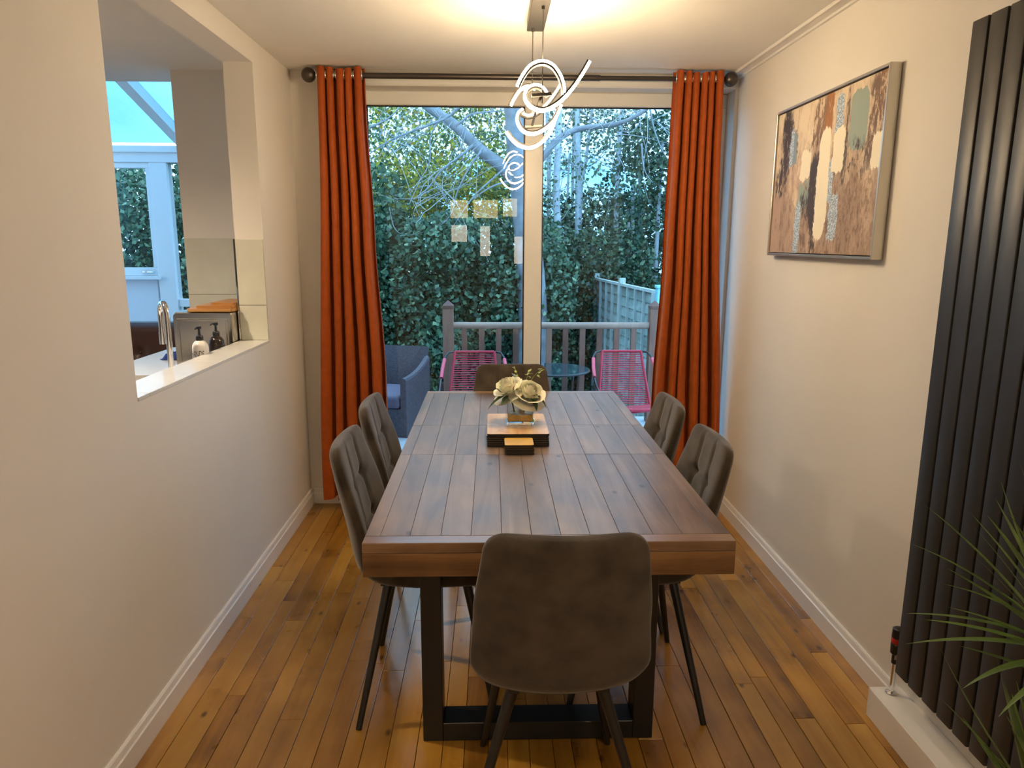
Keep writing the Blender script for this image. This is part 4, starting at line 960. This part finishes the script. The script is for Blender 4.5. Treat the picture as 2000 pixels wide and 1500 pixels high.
TWIG = plain('grey_twig_bark', (.34, .38, .40), .8, noise=.15, scale=20)
def tree(name, label, base, cat='tree', group='trees beyond the terrace'):
    return thing(name, label, cat, base, group=group)
def limb(nm, par, pts, r0, r1, mat, n=8, seg=5):
    pts = resample(cr_spline([Vector(p)-Vector(par.location) for p in pts], seg), max(8, 5*len(pts)))
    return MB().tube(pts, [r0, r1], n).build(nm, mat, par, smooth=True)
def twigs(par, starts, n, length, mat, rad=.006):
    m = MB()
    for k in range(n):
        p, dr = starts[k % len(starts)]; p = Vector(p)+Vector((R.gauss(0, .05), R.gauss(0, .05), R.gauss(0, .05))); q = Vector(dr)+Vector((R.gauss(0, .6), R.gauss(0, .4), R.gauss(0, .6))); q.normalize(); pts = [p.copy()]; L = length*R.uniform(.5, 1.2)
        for i in range(6):
            q = (q+Vector((R.gauss(0, .22), R.gauss(0, .2), R.gauss(-.04, .22)))).normalized(); p = p+q*(L/6); pts.append(p.copy())
        m.tube([v-Vector(par.location) for v in pts], [rad, rad*.25], 5, cap=False)
    return stuff(m.build('twigs', mat, par, smooth=True))
ty = 9.0
g = lambda u, v, y=ty: at(u, v, y)
t1 = tree('grey_tree', 'big grey-barked tree behind the window mullion with a long leaning limb', (g(1043, 700).x, ty, -.95))
limb('trunk', t1, [(g(1043, 700).x, ty, -.95), g(1041, 640), g(1034, 500), g(1022, 380), g(1013, 300), g(1005, 200), g(990, 60)], .22, .11, BARK, 14)
limb('limb', t1, [g(1012, 362), g(980, 325), g(935, 290), g(895, 250), g(862, 226), g(828, 202), g(790, 160)], .085, .045, BARK, 12)
limb('limb', t1, [g(1040, 335), g(1062, 305), g(1090, 272), g(1130, 252), g(1200, 243, 8.8), g(1245, 225, 8.6), g(1290, 190, 8.5)], .045, .018, BARK, 10)
for pts, r in (([(925, 283), (905, 300), (860, 335), (838, 365), (808, 390)], .018), ([(890, 246), (905, 235), (925, 222), (985, 216)], .016), ([(900, 206), (868, 232), (800, 258), (760, 275), (722, 300)], .018), ([(940, 295), (915, 330), (893, 375), (880, 420), (850, 445), (800, 459), (772, 448), (760, 405)], .011), ([(985, 330), (950, 360), (920, 390), (880, 450)], .013), ([(862, 226), (840, 270), (838, 320), (800, 380)], .010), ([(1000, 352), (960, 365), (918, 392)], .016), ([(722, 250), (760, 230), (790, 200)], .014), ([(1100, 265), (1115, 225), (1125, 190)], .010), ([(1125, 206), (1150, 228), (1175, 240)], .010), ([(1268, 206), (1280, 260), (1300, 305), (1318, 320)], .012), ([(1253, 280), (1258, 330), (1275, 358)], .011), ([(1200, 290), (1218, 325), (1220, 335)], .010)):
    limb('branch', t1, [g(u, v, 8.7) for u, v in pts], r, r*.35, BARK, 7)
twigs(t1, [(g(u, v, 8.8), (R.uniform(-1, 1), 0, R.uniform(-.5, 1))) for u, v in ((820, 260), (870, 230), (900, 300), (930, 290), (780, 270), (850, 350), (760, 300), (960, 240), (1110, 262), (1180, 244), (1250, 225), (1290, 240), (820, 400), (880, 390))], 95, 1.0, TWIG, .0052)
def W(u, v, y, ru, ry_, rv):  # an ellipsoid about an image point at depth y
    p = at(u, v, y); return (p.x, p.y, p.z, ru*y/F, ry_, rv*y/F)
leaves('foliage', AUT, t1, blobs(5200, [W(800, 250, 10, 110, 1.2, 70), W(900, 330, 10, 110, 1.1, 60), W(980, 240, 10, 70, 1, 60), W(780, 370, 10, 80, 1, 50), W(830, 180, 10, 140, 1, 60)]), .055)
for k, (lab, pts, r, yy) in enumerate((('pale slender tree trunk just right of the window mullion', [(1084, 700), (1088, 560), (1090, 460), (1086, 380), (1090, 290), (1092, 200), (1098, 40)], .072, 10.8),
                                       ('straight pale birch trunk between the mullion and the right curtain', [(1128, 700), (1128, 470), (1130, 330), (1127, 206), (1124, 40)], .058, 11.2),
                                       ('thin forked pale birch leaning to the right', [(1126, 700), (1134, 400), (1142, 330), (1152, 250), (1160, 190), (1172, 60)], .036, 11.6),
                                       ('short pale birch trunk before the dark evergreens at the right', [(1196, 700), (1203, 440), (1207, 330), (1212, 250), (1224, 90)], .05, 11.0))):
    b0 = at(*pts[0], yy); t = tree('birch_tree', lab, (b0.x, yy, -.95)); limb('trunk', t, [(b0.x, yy, -.95)]+[at(u, v, yy) for u, v in pts[1:]], r, r*.55, BIRCH, 10)
    twigs(t, [(at(u+R.uniform(-4, 4), v, yy), (R.choice((-1, 1)), 0, .6)) for u, v in pts[2:5]], 22, 1.1, TWIG, .007)
    c0_, c1_ = at(*pts[3], yy), at(*pts[4], yy)
    leaves('foliage', GRY, t, blobs(800, [(c1_.x, yy+.2, c1_.z+.3, .9, .8, .9), (c0_.x+.3, yy, c0_.z, .7, .6, .5)]), .06)
# hedges and evergreens, each mass its own
def bush(name, label, n, cs, mat, size, cat='shrub', core=True):
    cs = np.array(cs, float); c = cs.mean(0); t = thing(name, label, cat, (c[0], c[1], -.95), group='greenery beyond the terrace')
    leaves('foliage', mat, t, blobs(n, cs), size, flat=(0, -.5, .5))
    m = MB()
    for (x, y, z, rx, ry_, rz) in cs[:6]:
        m.tube([(x-c[0], y-c[1], -.02), (x-c[0]+R.uniform(-.1, .1), y-c[1], (z+.95)*.6), (x-c[0], y-c[1], z+.95)], [.05, .02], 7)
    m.build('stems', TWIG, t, smooth=True)
    return t
def band(u0, u1, v0, v1, y, nx, nz, ru, ry_, rv):
    return [W(u0+(u1-u0)*(i+.5)/nx+R.uniform(-12, 12), v0+(v1-v0)*(j+.5)/nz+R.uniform(-8, 8), y+R.uniform(-.3, .3), ru, ry_, rv) for i in range(nx) for j in range(nz)]
bush('ivy_hedge', 'dark ivy-covered hedge on the left behind the wicker chair', 30000, band(640, 900, 440, 820, 9.2, 5, 6, 60, .55, 60), IVY, .07)
bush('ivy_hedge', 'ivy-covered bank behind the middle of the railing', 24000, band(870, 1090, 450, 820, 9.6, 4, 6, 60, .55, 60), IVY, .07)
bush('ivy_hedge', 'dark green hedge behind the right part of the railing', 26000, band(1060, 1250, 470, 820, 10.4, 4, 6, 55, .6, 60), EVG, .065)
bush('evergreen_tree', 'dark evergreen tree at the far right beside the right curtain', 11000, band(1210, 1390, 250, 620, 11, 3, 5, 55, .8, 60), EVG, .07, 'tree')
bush('evergreen_tree', 'dense dark evergreen behind the birch trunks', 6000, band(1060, 1290, 385, 520, 13, 5, 3, 45, .8, 40), EVG, .08, 'tree')
bush('autumn_bush', 'rust and olive autumn bush in the middle of the left pane', 9000, band(740, 1010, 330, 460, 11.5, 5, 3, 55, .7, 45), AUT, .065)
bush('evergreen_tree', 'tall dark tree filling the upper left of the window', 5200, band(640, 1010, 120, 420, 14, 6, 4, 65, 1.0, 60), GRY, .085, 'tree')
bush('evergreen_tree', 'far tree with thin foliage against the sky at the upper right', 1900, band(1040, 1350, 120, 330, 14.5, 6, 3, 60, 1.0, 50), EVG, .085, 'tree')
bush('conservatory_hedge', 'teal-green hedge seen through the conservatory window', 64000, [(-5.9+.6*i+R.uniform(-.1, .1), 9.4+.7*q+R.uniform(-.2, .2), -.45+.62*j, .62, .6, .5) for i in range(8) for j in range(5) for q in range(2)], IVY, .075)
